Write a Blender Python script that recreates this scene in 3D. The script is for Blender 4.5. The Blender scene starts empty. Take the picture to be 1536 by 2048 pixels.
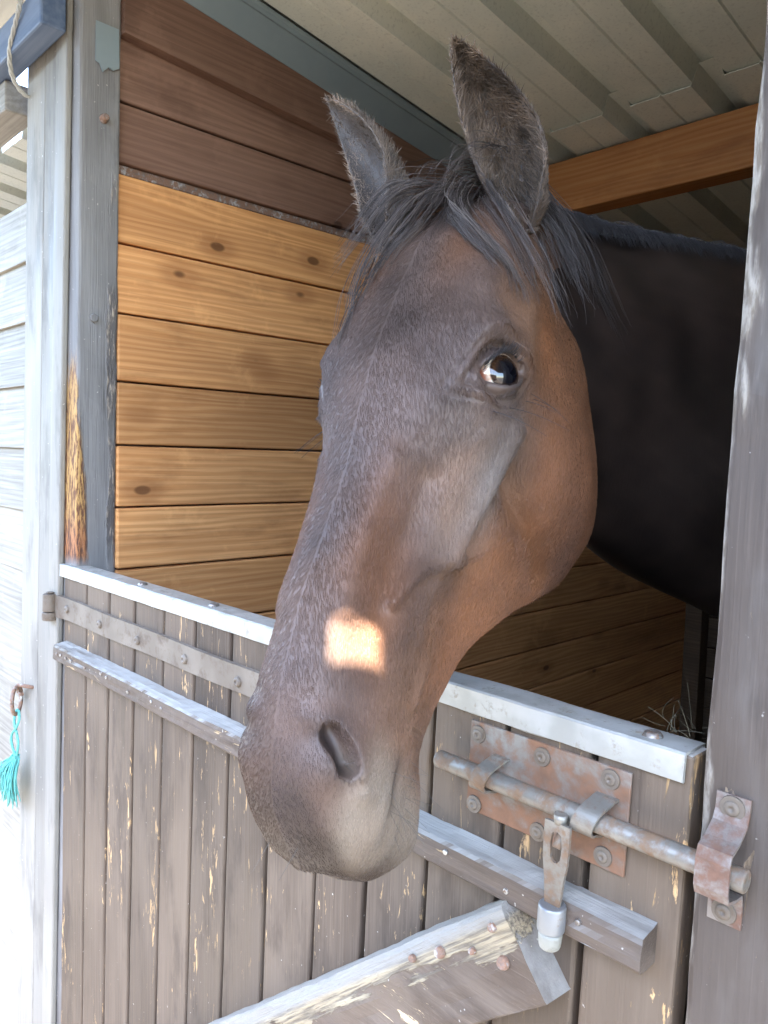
import bpy, bmesh, math, random
import numpy as np
from mathutils import Vector, Matrix, noise

random.seed(7)
rng = np.random.default_rng(7)
scene = bpy.context.scene
R = math.radians

# ------------------------------------------------------------------ camera, sky, sun, exposure
# world: x along the stable front (right), y into the stable, z up; the lens is at the origin height
CAM = Vector((0.0, -0.55, 0.0))
GROUND = -1.46
SPOT = (-.4093, -.1814, -.134)          # place on the horse's nose that the sun reaches
cd = bpy.data.cameras.new("camera")
cam = bpy.data.objects.new("camera", cd)
scene.collection.objects.link(cam)
right = Vector((0.69262, 0.72079, 0.02720))
upv = Vector((-0.07128, 0.03087, 0.99698))
back = Vector((0.71777, -0.69246, 0.07276))
cam.matrix_world = Matrix(((right.x, upv.x, back.x, CAM.x), (right.y, upv.y, back.y, CAM.y),
                           (right.z, upv.z, back.z, CAM.z), (0, 0, 0, 1)))
cd.sensor_fit = 'VERTICAL'
cd.sensor_height = 36.0
cd.lens = 1547.4 / 2048 * 36.0
cd.clip_start = 0.02
cd.clip_end = 500
scene.camera = cam

SUN_EL, SUN_AZ = R(62), R(152)          # sun stands in front of the stable (-y), high
world = bpy.data.worlds.new("World")
scene.world = world
world.use_nodes = True
wn = world.node_tree.nodes
sky = wn.new('ShaderNodeTexSky')
sky.sky_type = 'NISHITA'
sky.sun_disc = False
sky.sun_elevation = SUN_EL
sky.sun_rotation = SUN_AZ
world.node_tree.links.new(sky.outputs[0], wn['Background'].inputs[0])
wn['Background'].inputs[1].default_value = 0.15
sd = bpy.data.lights.new("sun", 'SUN')
sd.energy = 5.0
sd.angle = R(0.5)
sd.color = (1.0, 0.93, 0.83)
sun = bpy.data.objects.new("sun", sd)
scene.collection.objects.link(sun)
S = Vector((math.sin(SUN_AZ) * math.cos(SUN_EL), math.cos(SUN_AZ) * math.cos(SUN_EL), math.sin(SUN_EL)))  # towards the sun
sun.rotation_euler = S.to_track_quat('Z', 'Y').to_euler()
scene.view_settings.view_transform = 'Standard'
scene.view_settings.look = 'None'
scene.view_settings.gamma = 1.0
scene.view_settings.exposure = 4.22
scene.cycles.use_denoising = True
scene.cycles.max_bounces = 8
scene.cycles.diffuse_bounces = 5
scene.cycles.caustics_reflective = False
scene.cycles.caustics_refractive = False

# ------------------------------------------------------------------ helpers
def link(o, parent=None):
    scene.collection.objects.link(o)
    if parent is not None:
        o.parent = parent
    return o

def tag(o, label=None, cat=None, group=None, kind=None):
    if label: o["label"] = label
    if cat: o["category"] = cat
    if group: o["group"] = group
    if kind or cat: o["kind"] = kind or 'thing'
    return o

def empty(name, loc, label, cat, group=None):
    o = bpy.data.objects.new(name, None)
    o.empty_display_size = 0.05
    link(o)
    return tag(o, label, cat, group)      # kept at the origin: parts are built in world coordinates

class MB:
    """collects shapes into one mesh"""
    def __init__(s):
        s.bm = bmesh.new()
        s.lay = s.bm.verts.layers.float.new("bid")
    def _fin(s, verts, M, bid):
        if M is not None:
            bmesh.ops.transform(s.bm, matrix=M, verts=verts)
        b = random.random() if bid is None else bid
        for v in verts:
            v[s.lay] = b
        return s
    def box(s, lo, hi, bev=0.0015, M=None, bid=None, cuts=None, seg=2, wob=0.0, wf=20.0):
        t = bmesh.new()
        bmesh.ops.create_cube(t, size=1.0)
        lo, hi = Vector(lo), Vector(hi)
        for v in t.verts:
            v.co = Vector([lo[i] + (hi[i] - lo[i]) * (v.co[i] + .5) for i in range(3)])
        if bev > 0:
            bmesh.ops.bevel(t, geom=t.edges[:], offset=bev, segments=seg, profile=0.5, affect='EDGES')
        if cuts:
            ax, n = cuts
            for k in range(1, n):
                p = lo.copy(); p[ax] = lo[ax] + (hi[ax] - lo[ax]) * k / n
                nn = Vector((0, 0, 0)); nn[ax] = 1
                bmesh.ops.bisect_plane(t, geom=t.verts[:] + t.edges[:] + t.faces[:], plane_co=p, plane_no=nn)
        if wob:
            for v in t.verts:
                v.co += wob * Vector(noise.noise_vector(v.co * wf + lo * 3)) 
        return s.merge(t, M, bid)
    def merge(s, t, M=None, bid=None):
        b = random.random() if bid is None else bid
        if M is not None:
            bmesh.ops.transform(t, matrix=M, verts=t.verts)
        vs = [s.bm.verts.new(v.co) for v in t.verts]
        t.verts.index_update()
        for v in vs: v[s.lay] = b
        for f in t.faces:
            try:
                nf = s.bm.faces.new([vs[v.index] for v in f.verts]); nf.smooth = f.smooth
            except ValueError: pass
        t.free()
        return s
    def cyl(s, p, q, r, r2=None, n=24, bev=0.0, smooth=True, bid=None):
        p, q = Vector(p), Vector(q)
        r2 = r if r2 is None else r2
        d = q - p
        t = bmesh.new()
        bmesh.ops.create_cone(t, cap_ends=True, segments=n, radius1=r, radius2=r2, depth=d.length)
        if bev:
            es = [e for e in t.edges if len(e.link_faces) == 2 and any(len(f.verts) > 4 for f in e.link_faces)]
            bmesh.ops.bevel(t, geom=es, offset=bev, segments=3, profile=.5, affect='EDGES')
        for f in t.faces: f.smooth = smooth and len(f.verts) <= 4
        M = Matrix.Translation((p + q) / 2) @ d.to_track_quat('Z', 'Y').to_matrix().to_4x4()
        return s.merge(t, M, bid)
    def grid(s, P, closed_u=False, closed_v=False, smooth=True, bid=None, cap0=False, cap1=False):
        """P[u][v] -> quads"""
        b = random.random() if bid is None else bid
        nu, nv = len(P), len(P[0])
        V = [[s.bm.verts.new(p) for p in row] for row in P]
        for row in V:
            for v in row: v[s.lay] = b
        for i in range(nu if closed_u else nu - 1):
            for j in range(nv if closed_v else nv - 1):
                f = s.bm.faces.new((V[i][j], V[(i + 1) % nu][j], V[(i + 1) % nu][(j + 1) % nv], V[i][(j + 1) % nv]))
                f.smooth = smooth
        if cap0: s.bm.faces.new(V[0][::-1])
        if cap1: s.bm.faces.new(V[-1])
        return s
    def tube(s, pts, r, n=10, bid=None):
        pts = [Vector(p) for p in pts]
        rr = r if hasattr(r, '__len__') else [r] * len(pts)
        P = []
        ref = Vector((0.3, 0.2, 0.93))
        for i, p in enumerate(pts):
            d = (pts[min(i + 1, len(pts) - 1)] - pts[max(i - 1, 0)]).normalized()
            a = d.cross(ref).normalized(); c = d.cross(a)
            P.append([p + rr[i] * (math.cos(k * 2 * math.pi / n) * a + math.sin(k * 2 * math.pi / n) * c) for k in range(n)])
        return s.grid(P, closed_v=True, cap0=True, cap1=True, bid=bid)
    def build(s, name, mat, parent=None, fn=None):
        if fn:
            for v in s.bm.verts: v.co = fn(v.co)
        bmesh.ops.recalc_face_normals(s.bm, faces=s.bm.faces[:])
        me = bpy.data.meshes.new(name)
        s.bm.to_mesh(me); s.bm.free()
        me.materials.append(mat)
        return link(bpy.data.objects.new(name, me), parent)

def shear(k):
    return lambda c: Vector((c.x + k * c.z, c.y, c.z))
LEAN = shear(0.03)
TRIMLEAN = shear(0.055)

# ------------------------------------------------------------------ procedural materials
class NT:
    def __init__(s, name):
        s.m = bpy.data.materials.new(name); s.m.use_nodes = True
        s.t = s.m.node_tree; s.n = s.t.nodes; s.b = s.n['Principled BSDF']
        s.geo = s.n.new('ShaderNodeNewGeometry')
    def L(s, a, b): s.t.links.new(a, b)
    def val(s, x, sock):
        if hasattr(x, 'links'): s.L(x, sock)
        else: sock.default_value = x
    def math(s, op, a, b=0.0, clamp=False):
        n = s.n.new('ShaderNodeMath'); n.operation = op; n.use_clamp = clamp
        s.val(a, n.inputs[0]); s.val(b, n.inputs[1]); return n.outputs[0]
    def pos(s, scale=(1, 1, 1), bid=None):
        """world position scaled per axis; bid shifts it per board"""
        n = s.n.new('ShaderNodeVectorMath'); n.operation = 'MULTIPLY'
        s.L(s.geo.outputs['Position'], n.inputs[0]); n.inputs[1].default_value = scale
        o = n.outputs[0]
        if bid is not None:
            k = s.n.new('ShaderNodeVectorMath'); k.operation = 'MULTIPLY'
            s.L(bid, k.inputs[0]); k.inputs[1].default_value = (37.0, 53.0, 71.0)
            a = s.n.new('ShaderNodeVectorMath'); s.L(o, a.inputs[0]); s.L(k.outputs[0], a.inputs[1])
            o = a.outputs[0]
        return o
    def attr(s, name, out='Fac'):
        n = s.n.new('ShaderNodeAttribute'); n.attribute_name = name; return n.outputs[out]
    def noise(s, vec, scale=1.0, detail=4.0, rough=0.55, dist=0.0, out=0):
        n = s.n.new('ShaderNodeTexNoise'); s.L(vec, n.inputs['Vector'])
        n.inputs['Scale'].default_value = scale; n.inputs['Detail'].default_value = detail
        n.inputs['Roughness'].default_value = rough; n.inputs['Distortion'].default_value = dist
        return n.outputs[out]
    def ramp(s, f, lo, hi, a=0.0, b=1.0):
        n = s.n.new('ShaderNodeMapRange'); n.interpolation_type = 'SMOOTHSTEP'
        s.val(f, n.inputs[0])
        for i, v in ((1, lo), (2, hi), (3, a), (4, b)): s.val(v, n.inputs[i])
        return n.outputs[0]
    def mix(s, f, a, b, op='MIX'):
        n = s.n.new('ShaderNodeMix'); n.data_type = 'RGBA'; n.blend_type = op
        s.val(f, n.inputs[0])
        for x, i in ((a, 6), (b, 7)):
            if hasattr(x, 'links'): s.L(x, n.inputs[i])
            else: n.inputs[i].default_value = (*x, 1)
        return n.outputs[2]
    def sep(s, vec=None):
        n = s.n.new('ShaderNodeSeparateXYZ'); s.L(vec or s.geo.outputs['Position'], n.inputs[0]); return n.outputs
    def bump(s, h, strength=0.4, dist=0.002, prev=None):
        n = s.n.new('ShaderNodeBump'); s.L(h, n.inputs['Height'])
        n.inputs['Strength'].default_value = strength; n.inputs['Distance'].default_value = dist
        if prev is not None: s.L(prev, n.inputs['Normal'])
        return n.outputs[0]
    def out(s, col, rough=0.7, metal=0.0, nrm=None, spec=0.5):
        if hasattr(col, 'links'): s.L(col, s.b.inputs['Base Color'])
        else: s.b.inputs['Base Color'].default_value = (*col, 1)
        s.val(rough, s.b.inputs['Roughness']); s.val(metal, s.b.inputs['Metallic'])
        s.b.inputs['Specular IOR Level'].default_value = spec
        if nrm is not None: s.L(nrm, s.b.inputs['Normal'])
        return s.m

def stretch(axis, along, across):
    v = [across] * 3; v[axis] = along; return tuple(v)

def pine(name, axis, c_lo, c_mid, c_hi, knots=True, vary=0.25, spec=0.3):
    """softwood boards with grain along `axis`, year rings, knots and a tone of its own per board"""
    t = NT(name)
    bid = t.attr('bid')
    base = t.pos((1, 1, 1), bid)
    p = t.pos(stretch(axis, 1.0, 9.0), bid)
    warp = t.noise(p, 1.6, 3, .5)
    fine = t.noise(t.pos(stretch(axis, 4.0, 260.0), bid), 1.0, 4, .6)
    w = t.n.new('ShaderNodeTexWave'); w.wave_type = 'BANDS'
    w.bands_direction = 'Z'
    t.L(p, w.inputs['Vector'])
    w.inputs['Scale'].default_value = 2.6; w.inputs['Distortion'].default_value = 14.0
    w.inputs['Detail'].default_value = 2.0; w.inputs['Detail Scale'].default_value = 0.7
    rings = t.ramp(w.outputs['Fac'], .05, 1.0, .1, .9)
    col = t.mix(rings, c_mid, c_hi)
    col = t.mix(t.math('MULTIPLY', t.ramp(fine, .42, .75), .35), col, c_lo)
    col = t.mix(t.math('MULTIPLY', t.ramp(warp, .35, .75), .35), col, c_lo)
    h = t.math('ADD', fine, t.math('MULTIPLY', rings, .3))
    if knots:
        v = t.n.new('ShaderNodeTexVoronoi'); v.feature = 'F1'
        t.L(t.pos(stretch(axis, 4.2, 8.0), bid), v.inputs['Vector']); v.inputs['Scale'].default_value = 1.0
        k = t.ramp(v.outputs['Distance'], .05, .085, 1.0, 0.0)
        halo = t.ramp(v.outputs['Distance'], .10, .26, 1.0, 0.0)
        col = t.mix(t.math('MULTIPLY', halo, .45), col, c_lo)
        col = t.mix(t.math('MULTIPLY', k, .8), col, tuple(x * .35 for x in c_lo))
    st1 = t.noise(t.pos(stretch(axis, 3.0, 9.0)), 1.3, 5, .65)
    col = t.mix(t.math('MULTIPLY', t.ramp(st1, .50, .75), .45), col, tuple(x * .7 for x in c_lo))
    st2 = t.noise(t.pos((7, 7, 7), bid), 1.0, 5, .7)
    col = t.mix(t.math('MULTIPLY', t.ramp(st2, .56, .66), .25), col, tuple(min(1, x * 1.25) for x in c_hi))
    tone = t.ramp(bid, 0, 1, 1 - vary, 1 + vary * .5)
    m = t.n.new('ShaderNodeVectorMath'); m.operation = 'MULTIPLY'
    t.L(col, m.inputs[0]); t.L(tone, m.inputs[1])
    return t.out(m.outputs[0], t.ramp(fine, .3, .7, .55, .75), 0, t.bump(h, .35, .0012), spec)

def paint(name, axis, c_paint, c_dirt, c_wood, flake=.62, dust=0.5, seed=0.0, grain=.5, top_white=None):
    """old brown stain on wood: streaky, dusty, flaked off to ochre wood in places"""
    t = NT(name)
    bid = t.attr('bid')
    fine = t.noise(t.pos(stretch(axis, 6.0, 330.0), bid), 1.0, 4, .6)
    mid = t.noise(t.pos(stretch(axis, 2.5, 22.0), bid), 1.0, 5, .6)
    big = t.noise(t.pos((1.7, 1.7, 1.7)), 1.3 + seed, 3, .5)
    col = t.mix(t.ramp(mid, .25, .8), c_paint, c_dirt)
    col = t.mix(t.math('MULTIPLY', t.ramp(fine, .45, .72), .28), col, tuple(x * .55 for x in c_paint))
    col = t.mix(t.math('MULTIPLY', t.ramp(big, .4, .65), dust), col, c_dirt)
    fl = t.noise(t.pos(stretch(axis, 20.0, 110.0), bid), 1.0, 7, .66, .6)
    area = t.noise(t.pos(stretch(axis, 2.2, 7.0), bid), 1.5, 3, .6)
    scr = t.noise(t.pos(stretch(axis, 3.0, 620.0), bid), 1.0, 3, .6)
    thr = t.ramp(area, .36, .74, flake + .10, flake - .08)
    mask = t.math('MULTIPLY', t.math('SUBTRACT', fl, thr), 28.0, True)
    col = t.mix(t.math('MULTIPLY', t.ramp(scr, .56, .70), .35), col, tuple(min(1, x * 1.25) for x in c_dirt))
    gr = t.noise(t.pos(stretch(axis, 4.0, 14.0), bid), 1.0, 5, .65)
    col = t.mix(t.math('MULTIPLY', t.ramp(gr, .50, .68), .6), col, tuple(x * .62 for x in c_paint))
    wv = t.noise(t.pos(stretch(axis, 8.0, 160.0), bid), 1.0, 3, .6)
    wood = t.mix(t.ramp(wv, .35, .62), tuple(x * .55 for x in c_wood), tuple(min(1, x * 1.3) for x in c_wood))
    col = t.mix(mask, col, wood)
    speck = t.noise(t.pos((150, 150, 150)), 1.0, 2, .5)
    col = t.mix(t.math('MULTIPLY', t.ramp(speck, .72, .78), .6), col, (.6, .55, .48))
    nz = t.sep(t.geo.outputs['Normal'])[2]
    col = t.mix(t.math('MULTIPLY', t.ramp(nz, .25, .85), t.ramp(mid, .3, .6, .45, .95)), col, (.34, .325, .295))
    tone = t.ramp(bid, 0, 1, .82, 1.12)
    m = t.n.new('ShaderNodeVectorMath'); m.operation = 'MULTIPLY'
    t.L(col, m.inputs[0]); t.L(tone, m.inputs[1])
    h = t.math('ADD', t.math('MULTIPLY', fine, grain), t.math('MULTIPLY', mask, -.9))
    h = t.math('ADD', h, t.math('MULTIPLY', mid, .5))
    h = t.math('ADD', h, t.math('MULTIPLY', scr, grain * .6))
    return t.out(m.outputs[0], t.ramp(mid, .3, .7, .5, .8), 0, t.bump(h, .45, .0018), .35)

def metal(name, c_clean, c_rust, rust=.5, scale=45.0, rough=.45, metalness=.85, c_pale=(.5, .5, .48)):
    t = NT(name)
    a = t.noise(t.pos((1, 1, 1)), scale, 6, .65, .3)
    b = t.noise(t.pos((1, 1, 1)), scale * 5, 4, .6)
    c = t.noise(t.pos((1, 1, 1)), scale * .45, 3, .5)
    rm = t.ramp(t.math('ADD', a, t.math('MULTIPLY', t.math('SUBTRACT', b, .5), .35)), 1 - rust - .12, 1 - rust + .12)
    col = t.mix(t.ramp(c, .4, .65), c_clean, c_pale)
    rc = t.mix(b, tuple(x * .45 for x in c_rust), tuple(min(1, x * 1.5) for x in c_rust))
    col = t.mix(rm, col, rc)
    return t.out(col, t.ramp(rm, 0, 1, rough, .85), t.ramp(rm, 0, 1, metalness, .1), t.bump(t.math('ADD', b, rm), .3, .0006))

M = {}
M['pine_y'] = pine('pine_interior', 1, (.29, .110, .036), (.60, .265, .090), (.76, .385, .150))
M['pine_x'] = pine('pine_beam', 0, (.24, .08, .022), (.44, .175, .05), (.52, .24, .085))
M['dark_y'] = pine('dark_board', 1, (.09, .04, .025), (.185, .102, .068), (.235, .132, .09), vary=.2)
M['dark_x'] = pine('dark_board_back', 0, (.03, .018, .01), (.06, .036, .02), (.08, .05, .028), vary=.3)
M['clad'] = pine('weathered_cladding', 0, (.16, .138, .108), (.28, .25, .205), (.36, .325, .27), vary=.2)
M['door'] = paint('door_planks', 2, (.060, .040, .029), (.160, .116, .080), (.46, .29, .14), .600, .55, 0.0, .9)
M['batten'] = paint('batten_wood', 0, (.058, .040, .030), (.165, .125, .096), (.50, .35, .19), .60, .6, .3, 1.0)
def post_material():
    """grey stained post, its inner front edge chewed and rubbed down to bright wood"""
    m = paint('post_wood', 2, (.15, .138, .13), (.27, .255, .24), (.45, .25, .09), .74, .7, .6, .8)
    t = NT.__new__(NT); t.m = m; t.t = m.node_tree; t.n = t.t.nodes; t.b = t.n['Principled BSDF']
    t.geo = next(n for n in t.n if n.bl_idname == 'ShaderNodeNewGeometry')
    old = t.b.inputs['Base Color'].links[0].from_socket; oldn = t.b.inputs['Normal'].links[0].from_socket
    px = t.sep()
    n1 = t.noise(t.pos((45, 45, 9)), 1, 5, .6); n2 = t.noise(t.pos((190, 190, 35)), 1, 4, .65)
    yy = t.math('ADD', px[1], t.math('MULTIPLY', t.math('SUBTRACT', n1, .5), .030))
    up = t.ramp(px[2], -.215, .30, 1.0, .0)
    wdt = t.math('MULTIPLY', t.math('POWER', up, .8), .030)
    worn = t.ramp(t.math('SUBTRACT', t.math('ADD', wdt, -.002), yy), .0, .008)
    worn = t.math('MULTIPLY', worn, t.ramp(px[2], .22, .12))
    worn = t.math('MULTIPLY', worn, t.ramp(px[2], -.215, -.19))
    wood = t.mix(t.ramp(n2, .42, .57), (.13, .055, .028), (.47, .27, .095))
    wood = t.mix(t.ramp(px[2], -.10, -.17), wood, t.mix(t.ramp(n2, .4, .6), (.10, .045, .03), (.40, .17, .07)))
    col = t.mix(worn, old, wood)
    # dark torn strip along the rear edge
    z2 = t.math('ADD', px[1], t.math('MULTIPLY', t.math('SUBTRACT', n1, .5), .05))
    torn = t.math('MULTIPLY', t.ramp(z2, .056, .064), t.ramp(t.noise(t.pos((3, 3, 5)), 1, 2, .5), .42, .50))
    torn = t.math('MULTIPLY', torn, t.math('MULTIPLY', t.ramp(px[2], .50, .46), t.ramp(n2, .30, .40)))
    col = t.mix(torn, col, t.mix(t.ramp(n2, .50, .68), (.115, .10, .09), (.42, .34, .26)))
    t.L(col, t.b.inputs['Base Color'])
    t.L(t.bump(t.math('MULTIPLY', n2, t.math('ADD', worn, torn)), .9, .004, oldn), t.b.inputs['Normal'])
    return m
M['post'] = post_material()
M['rpost'] = paint('right_post_wood', 2, (.050, .036, .028), (.125, .096, .076), (.28, .20, .13), .63, .55, .9, .7)
def worn_edge(m, x0, k):
    """rubs the left front edge of the right post down to pale bare wood"""
    t = NT.__new__(NT); t.m = m; t.t = m.node_tree; t.n = t.t.nodes; t.b = t.n['Principled BSDF']
    t.geo = next(n for n in t.n if n.bl_idname == 'ShaderNodeNewGeometry')
    old = t.b.inputs['Base Color'].links[0].from_socket; oldn = t.b.inputs['Normal'].links[0].from_socket
    px = t.sep()
    n1 = t.noise(t.pos((60, 60, 10)), 1, 5, .65); n2 = t.noise(t.pos((170, 170, 40)), 1, 4, .65); n3 = t.noise(t.pos((14, 14, 4)), 1, 4, .6)
    d = t.math('SUBTRACT', t.math('SUBTRACT', px[0], t.math('MULTIPLY', px[2], k)), x0)
    w = t.math('ADD', .004, t.math('MULTIPLY', t.ramp(n3, .45, .75), .022))
    e = t.ramp(t.math('SUBTRACT', w, t.math('ADD', d, t.math('MULTIPLY', t.math('SUBTRACT', n1, .5), .02))), -.001, .004)
    col = t.mix(t.math('MULTIPLY', t.ramp(n3, .50, .72), .45), old, (.19, .17, .15))
    col = t.mix(t.math('MULTIPLY', e, .85), col, t.mix(t.ramp(n2, .38, .62), (.15, .12, .09), (.33, .29, .24)))
    t.L(col, t.b.inputs['Base Color'])
    t.L(t.bump(t.math('MULTIPLY', n2, e), .6, .003, oldn), t.b.inputs['Normal'])
worn_edge(M['rpost'], -.2255, .02)
M['brace'] = paint('brace_wood', 0, (.070, .045, .032), (.18, .135, .10), (.60, .44, .25), .575, .5, .7, 1.0)
M['trim'] = paint('trim_board', 2, (.18, .163, .140), (.29, .265, .225), (.36, .28, .19), .74, .6, .2, .5)
M['galv'] = metal('galvanised_metal', (.27, .28, .29), (.19, .10, .05), .34, 50, .45, .6, (.33, .33, .32))
M['rusty'] = metal('rusty_plate', (.20, .175, .145), (.19, .095, .052), .53, 17, .65, .2, (.27, .26, .23))
M['rod'] = metal('bolt_rod', (.19, .175, .15), (.17, .105, .062), .46, 34, .45, .4, (.27, .255, .22))
M['strap'] = metal('painted_strap', (.14, .11, .082), (.13, .095, .066), .42, 30, .6, .05, (.185, .15, .115))
M['keeper'] = metal('keeper_metal', (.23, .20, .175), (.16, .085, .055), .52, 26, .5, .4, (.33, .31, .29))
M['grip'] = metal('grip_plastic', (.26, .25, .21), (.20, .18, .14), .35, 90, .5, 0, (.31, .30, .26))
M['screw'] = metal('screw_steel', (.22, .20, .18), (.16, .09, .05), .45, 200, .4, .8)
M['cap'] = metal('door_cap_metal', (.36, .355, .32), (.26, .225, .17), .34, 60, .42, .35, (.47, .465, .43))
M['iron'] = metal('ring_iron', (.17, .13, .11), (.25, .14, .09), .55, 120, .5, .6)
t = NT('roof_sheet')
a = t.noise(t.pos((1, 1, 1)), 5, 4, .6); b = t.noise(t.pos((1, 1, 1)), 160, 3, .6)
col = t.mix(t.ramp(a, .35, .7), (.62, .64, .56), (.74, .735, .63))
col = t.mix(t.math('MULTIPLY', t.ramp(b, .5, .75), .3), col, (.26, .26, .22))
M['roof'] = t.out(col, .55, .0, t.bump(b, .15, .0005))
t = NT('flashing_metal')
a = t.noise(t.pos((1, 1, 1)), 9, 4, .6)
M['flash'] = t.out(t.mix(a, (.20, .25, .27), (.30, .35, .36)), .45, .35)
t = NT('blue_grey_beam')
a = t.noise(t.pos((3, 60, 60)), 1, 4, .6)
M['fascia'] = t.out(t.mix(t.ramp(a, .35, .7), (.06, .09, .15), (.11, .14, .20)), .6, 0, t.bump(a, .3, .001))
t = NT('blocker_board')
a = t.noise(t.pos((4, 40, 40), t.attr('bid')), 1, 4, .6)
M['blocker'] = t.out(t.mix(a, (.10, .08, .065), (.17, .14, .11)), .7)  # boards of the added sun and sky blockers
t = NT('ground_sand')
a = t.noise(t.pos((1, 1, 1)), 3, 6, .6); b = t.noise(t.pos((1, 1, 1)), 120, 4, .6)
M['ground'] = t.out(t.mix(a, (.06, .056, .05), (.095, .088, .078)), .9, 0, t.bump(b, .5, .01))
t = NT('bedding')
a = t.noise(t.pos((40, 40, 40)), 1, 5, .6)
M['floor'] = t.out(t.mix(a, (.02, .015, .01), (.045, .034, .02)), .9)
t = NT('white_rope')
a = t.noise(t.pos((300, 300, 300)), 1, 3, .6)
M['rope'] = t.out(t.mix(a, (.30, .29, .26), (.50, .49, .45)), .85, 0, t.bump(a, .6, .001))
t = NT('teal_twine')
a = t.noise(t.pos((400, 400, 400)), 1, 3, .6)
M['twine'] = t.out(t.mix(a, (.07, .36, .33), (.18, .50, .46)), .7, 0, t.bump(a, .6, .001))
# ------------------------------------------------------------------ ground
mb = MB(); mb.grid([[(-80, -80, GROUND), (-80, 80, GROUND)], [(80, -80, GROUND), (80, 80, GROUND)]], smooth=False)
tag(mb.build('ground', M['ground']), kind='structure')
XL, XR, YB = -1.352, 1.75, 2.50
mb = MB(); mb.grid([[(XL, .03, GROUND + .02), (XL, YB, GROUND + .02)], [(XR, .03, GROUND + .02), (XR, YB, GROUND + .02)]], smooth=False)
tag(mb.build('stable_floor', M['floor']), kind='structure')

ob = empty('sky_blocker', (0, -5.0, GROUND), 'dark boarded sky blocker added across the yard, behind the viewer', 'sky_blocker')  # unseen building added to cut low sky and darken the stable inside
mb = MB()
for k in range(60):
    mb.box((-9 + k * .3, -5.03, GROUND), (-8.704 + k * .3, -5.0, 1.3), .004)
mb.build('sky_blocker_wall', M['blocker'], ob)
mb = MB(); mb.grid([[(-9.3, -4.7, 1.2), (-9.3, -8.2, 2.9)], [(9.3, -4.7, 1.2), (9.3, -8.2, 2.9)]], smooth=False)
mb.build('sky_blocker_roof', M['flash'], ob)

def zroof(y): return 0.894 - 0.136 * y

# ------------------------------------------------------------------ left inside wall
w = empty('plank_wall', (XL, 0, 0), 'warm orange pine plank wall inside the stable, left of the horse', 'wall')
mb = MB()
zt = .366
k = 0
z = .366 - .1225 * 14.9
zs = [.488, .366, .2425, .121, .006, -.108, -.223]
while zs[-1] > GROUND: zs.append(zs[-1] - .1195)
for a, b in zip(zs[:-1], zs[1:]):
    mb.box((XL - .022, .077, b + .0018), (XL + random.uniform(-.0012, .0012), YB, a - .0018), .0035, cuts=None)
mb.build('wall_planks', M['pine_y'], w)
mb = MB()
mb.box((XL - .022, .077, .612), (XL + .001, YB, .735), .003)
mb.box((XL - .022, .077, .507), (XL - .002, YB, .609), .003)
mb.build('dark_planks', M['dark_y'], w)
mb = MB(); mb.box((XL - .034, .079, GROUND), (XL - .0225, YB, .73), .001)
mb.build('wall_backing', M['dark_y'], w)
mb = MB()
mb.box((XL - .02, .077, .490), (XL - .012, YB, .506), .002)
mb.build('gap_strip', M['iron'], w)
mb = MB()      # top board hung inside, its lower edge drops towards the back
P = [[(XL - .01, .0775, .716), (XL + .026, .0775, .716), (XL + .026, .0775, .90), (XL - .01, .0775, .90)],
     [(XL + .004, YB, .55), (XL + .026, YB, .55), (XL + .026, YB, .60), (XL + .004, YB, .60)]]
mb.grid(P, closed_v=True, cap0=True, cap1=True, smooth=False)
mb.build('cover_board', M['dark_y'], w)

w = empty('plank_wall', (0, YB, 0), 'dark plank wall at the back of the stable behind the horse', 'wall')
mb = MB()
z = GROUND
while z < .55:
    mb.box((XL - .02, YB, z + .002), (XR, YB + .022, z + .12), .003); z += .122
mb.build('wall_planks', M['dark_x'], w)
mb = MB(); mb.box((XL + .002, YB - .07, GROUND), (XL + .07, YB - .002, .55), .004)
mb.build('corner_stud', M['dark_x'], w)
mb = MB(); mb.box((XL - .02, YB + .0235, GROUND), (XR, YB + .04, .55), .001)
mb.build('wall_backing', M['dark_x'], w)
mb = MB()
z = GROUND
while z < .8:
    mb.box((XR, .077, z + .002), (XR + .022, YB, z + .12), .003); z += .122
tag(mb.build('partition_wall', M['dark_y']), 'plank partition wall on the far right inside the stable', 'wall')

# ------------------------------------------------------------------ roof
def sheet(x0, x1, y0, y1, dz, zf, pitch=.2, phase=-.915):
    """trapezoid-profile sheet, ribs run down the slope (along y)"""
    xs, zs_ = [], []
    n0 = math.floor((x0 - phase) / pitch)
    n1 = math.ceil((x1 - phase) / pitch)
    for n in range(n0, n1 + 1):
        c = phase + n * pitch
        for dx, h in ((-.036, 0), (-.022, .040), (.018, .040), (.030, 0), (.096, 0), (.099, .004), (.102, 0)):
            if x0 <= c + dx <= x1:
                xs.append(c + dx); zs_.append(h)
    T = .0012
    rows = []
    for y in np.linspace(y0, y1, 12):
        rows.append([(x, y, zf(y) + h + dz) for x, h in zip(xs, zs_)] + [(x, y, zf(y) + h + dz + T) for x, h in reversed(list(zip(xs, zs_)))])
    m = MB(); m.grid(rows, closed_v=True, smooth=False, cap0=True, cap1=True)
    return m
roof = empty('metal_roof', (0, 0, .9), 'grey green ribbed metal roof over the horse, seen from below', 'roof')
sheet(XL - .01, XR + .05, .02, 1.75, .009, zroof).build('roof_sheet', M['roof'], roof)
sheet(XL - .01, XR + .05, 1.00, 2.62, 0, zroof).build('roof_sheet', M['roof'], roof)
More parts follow.
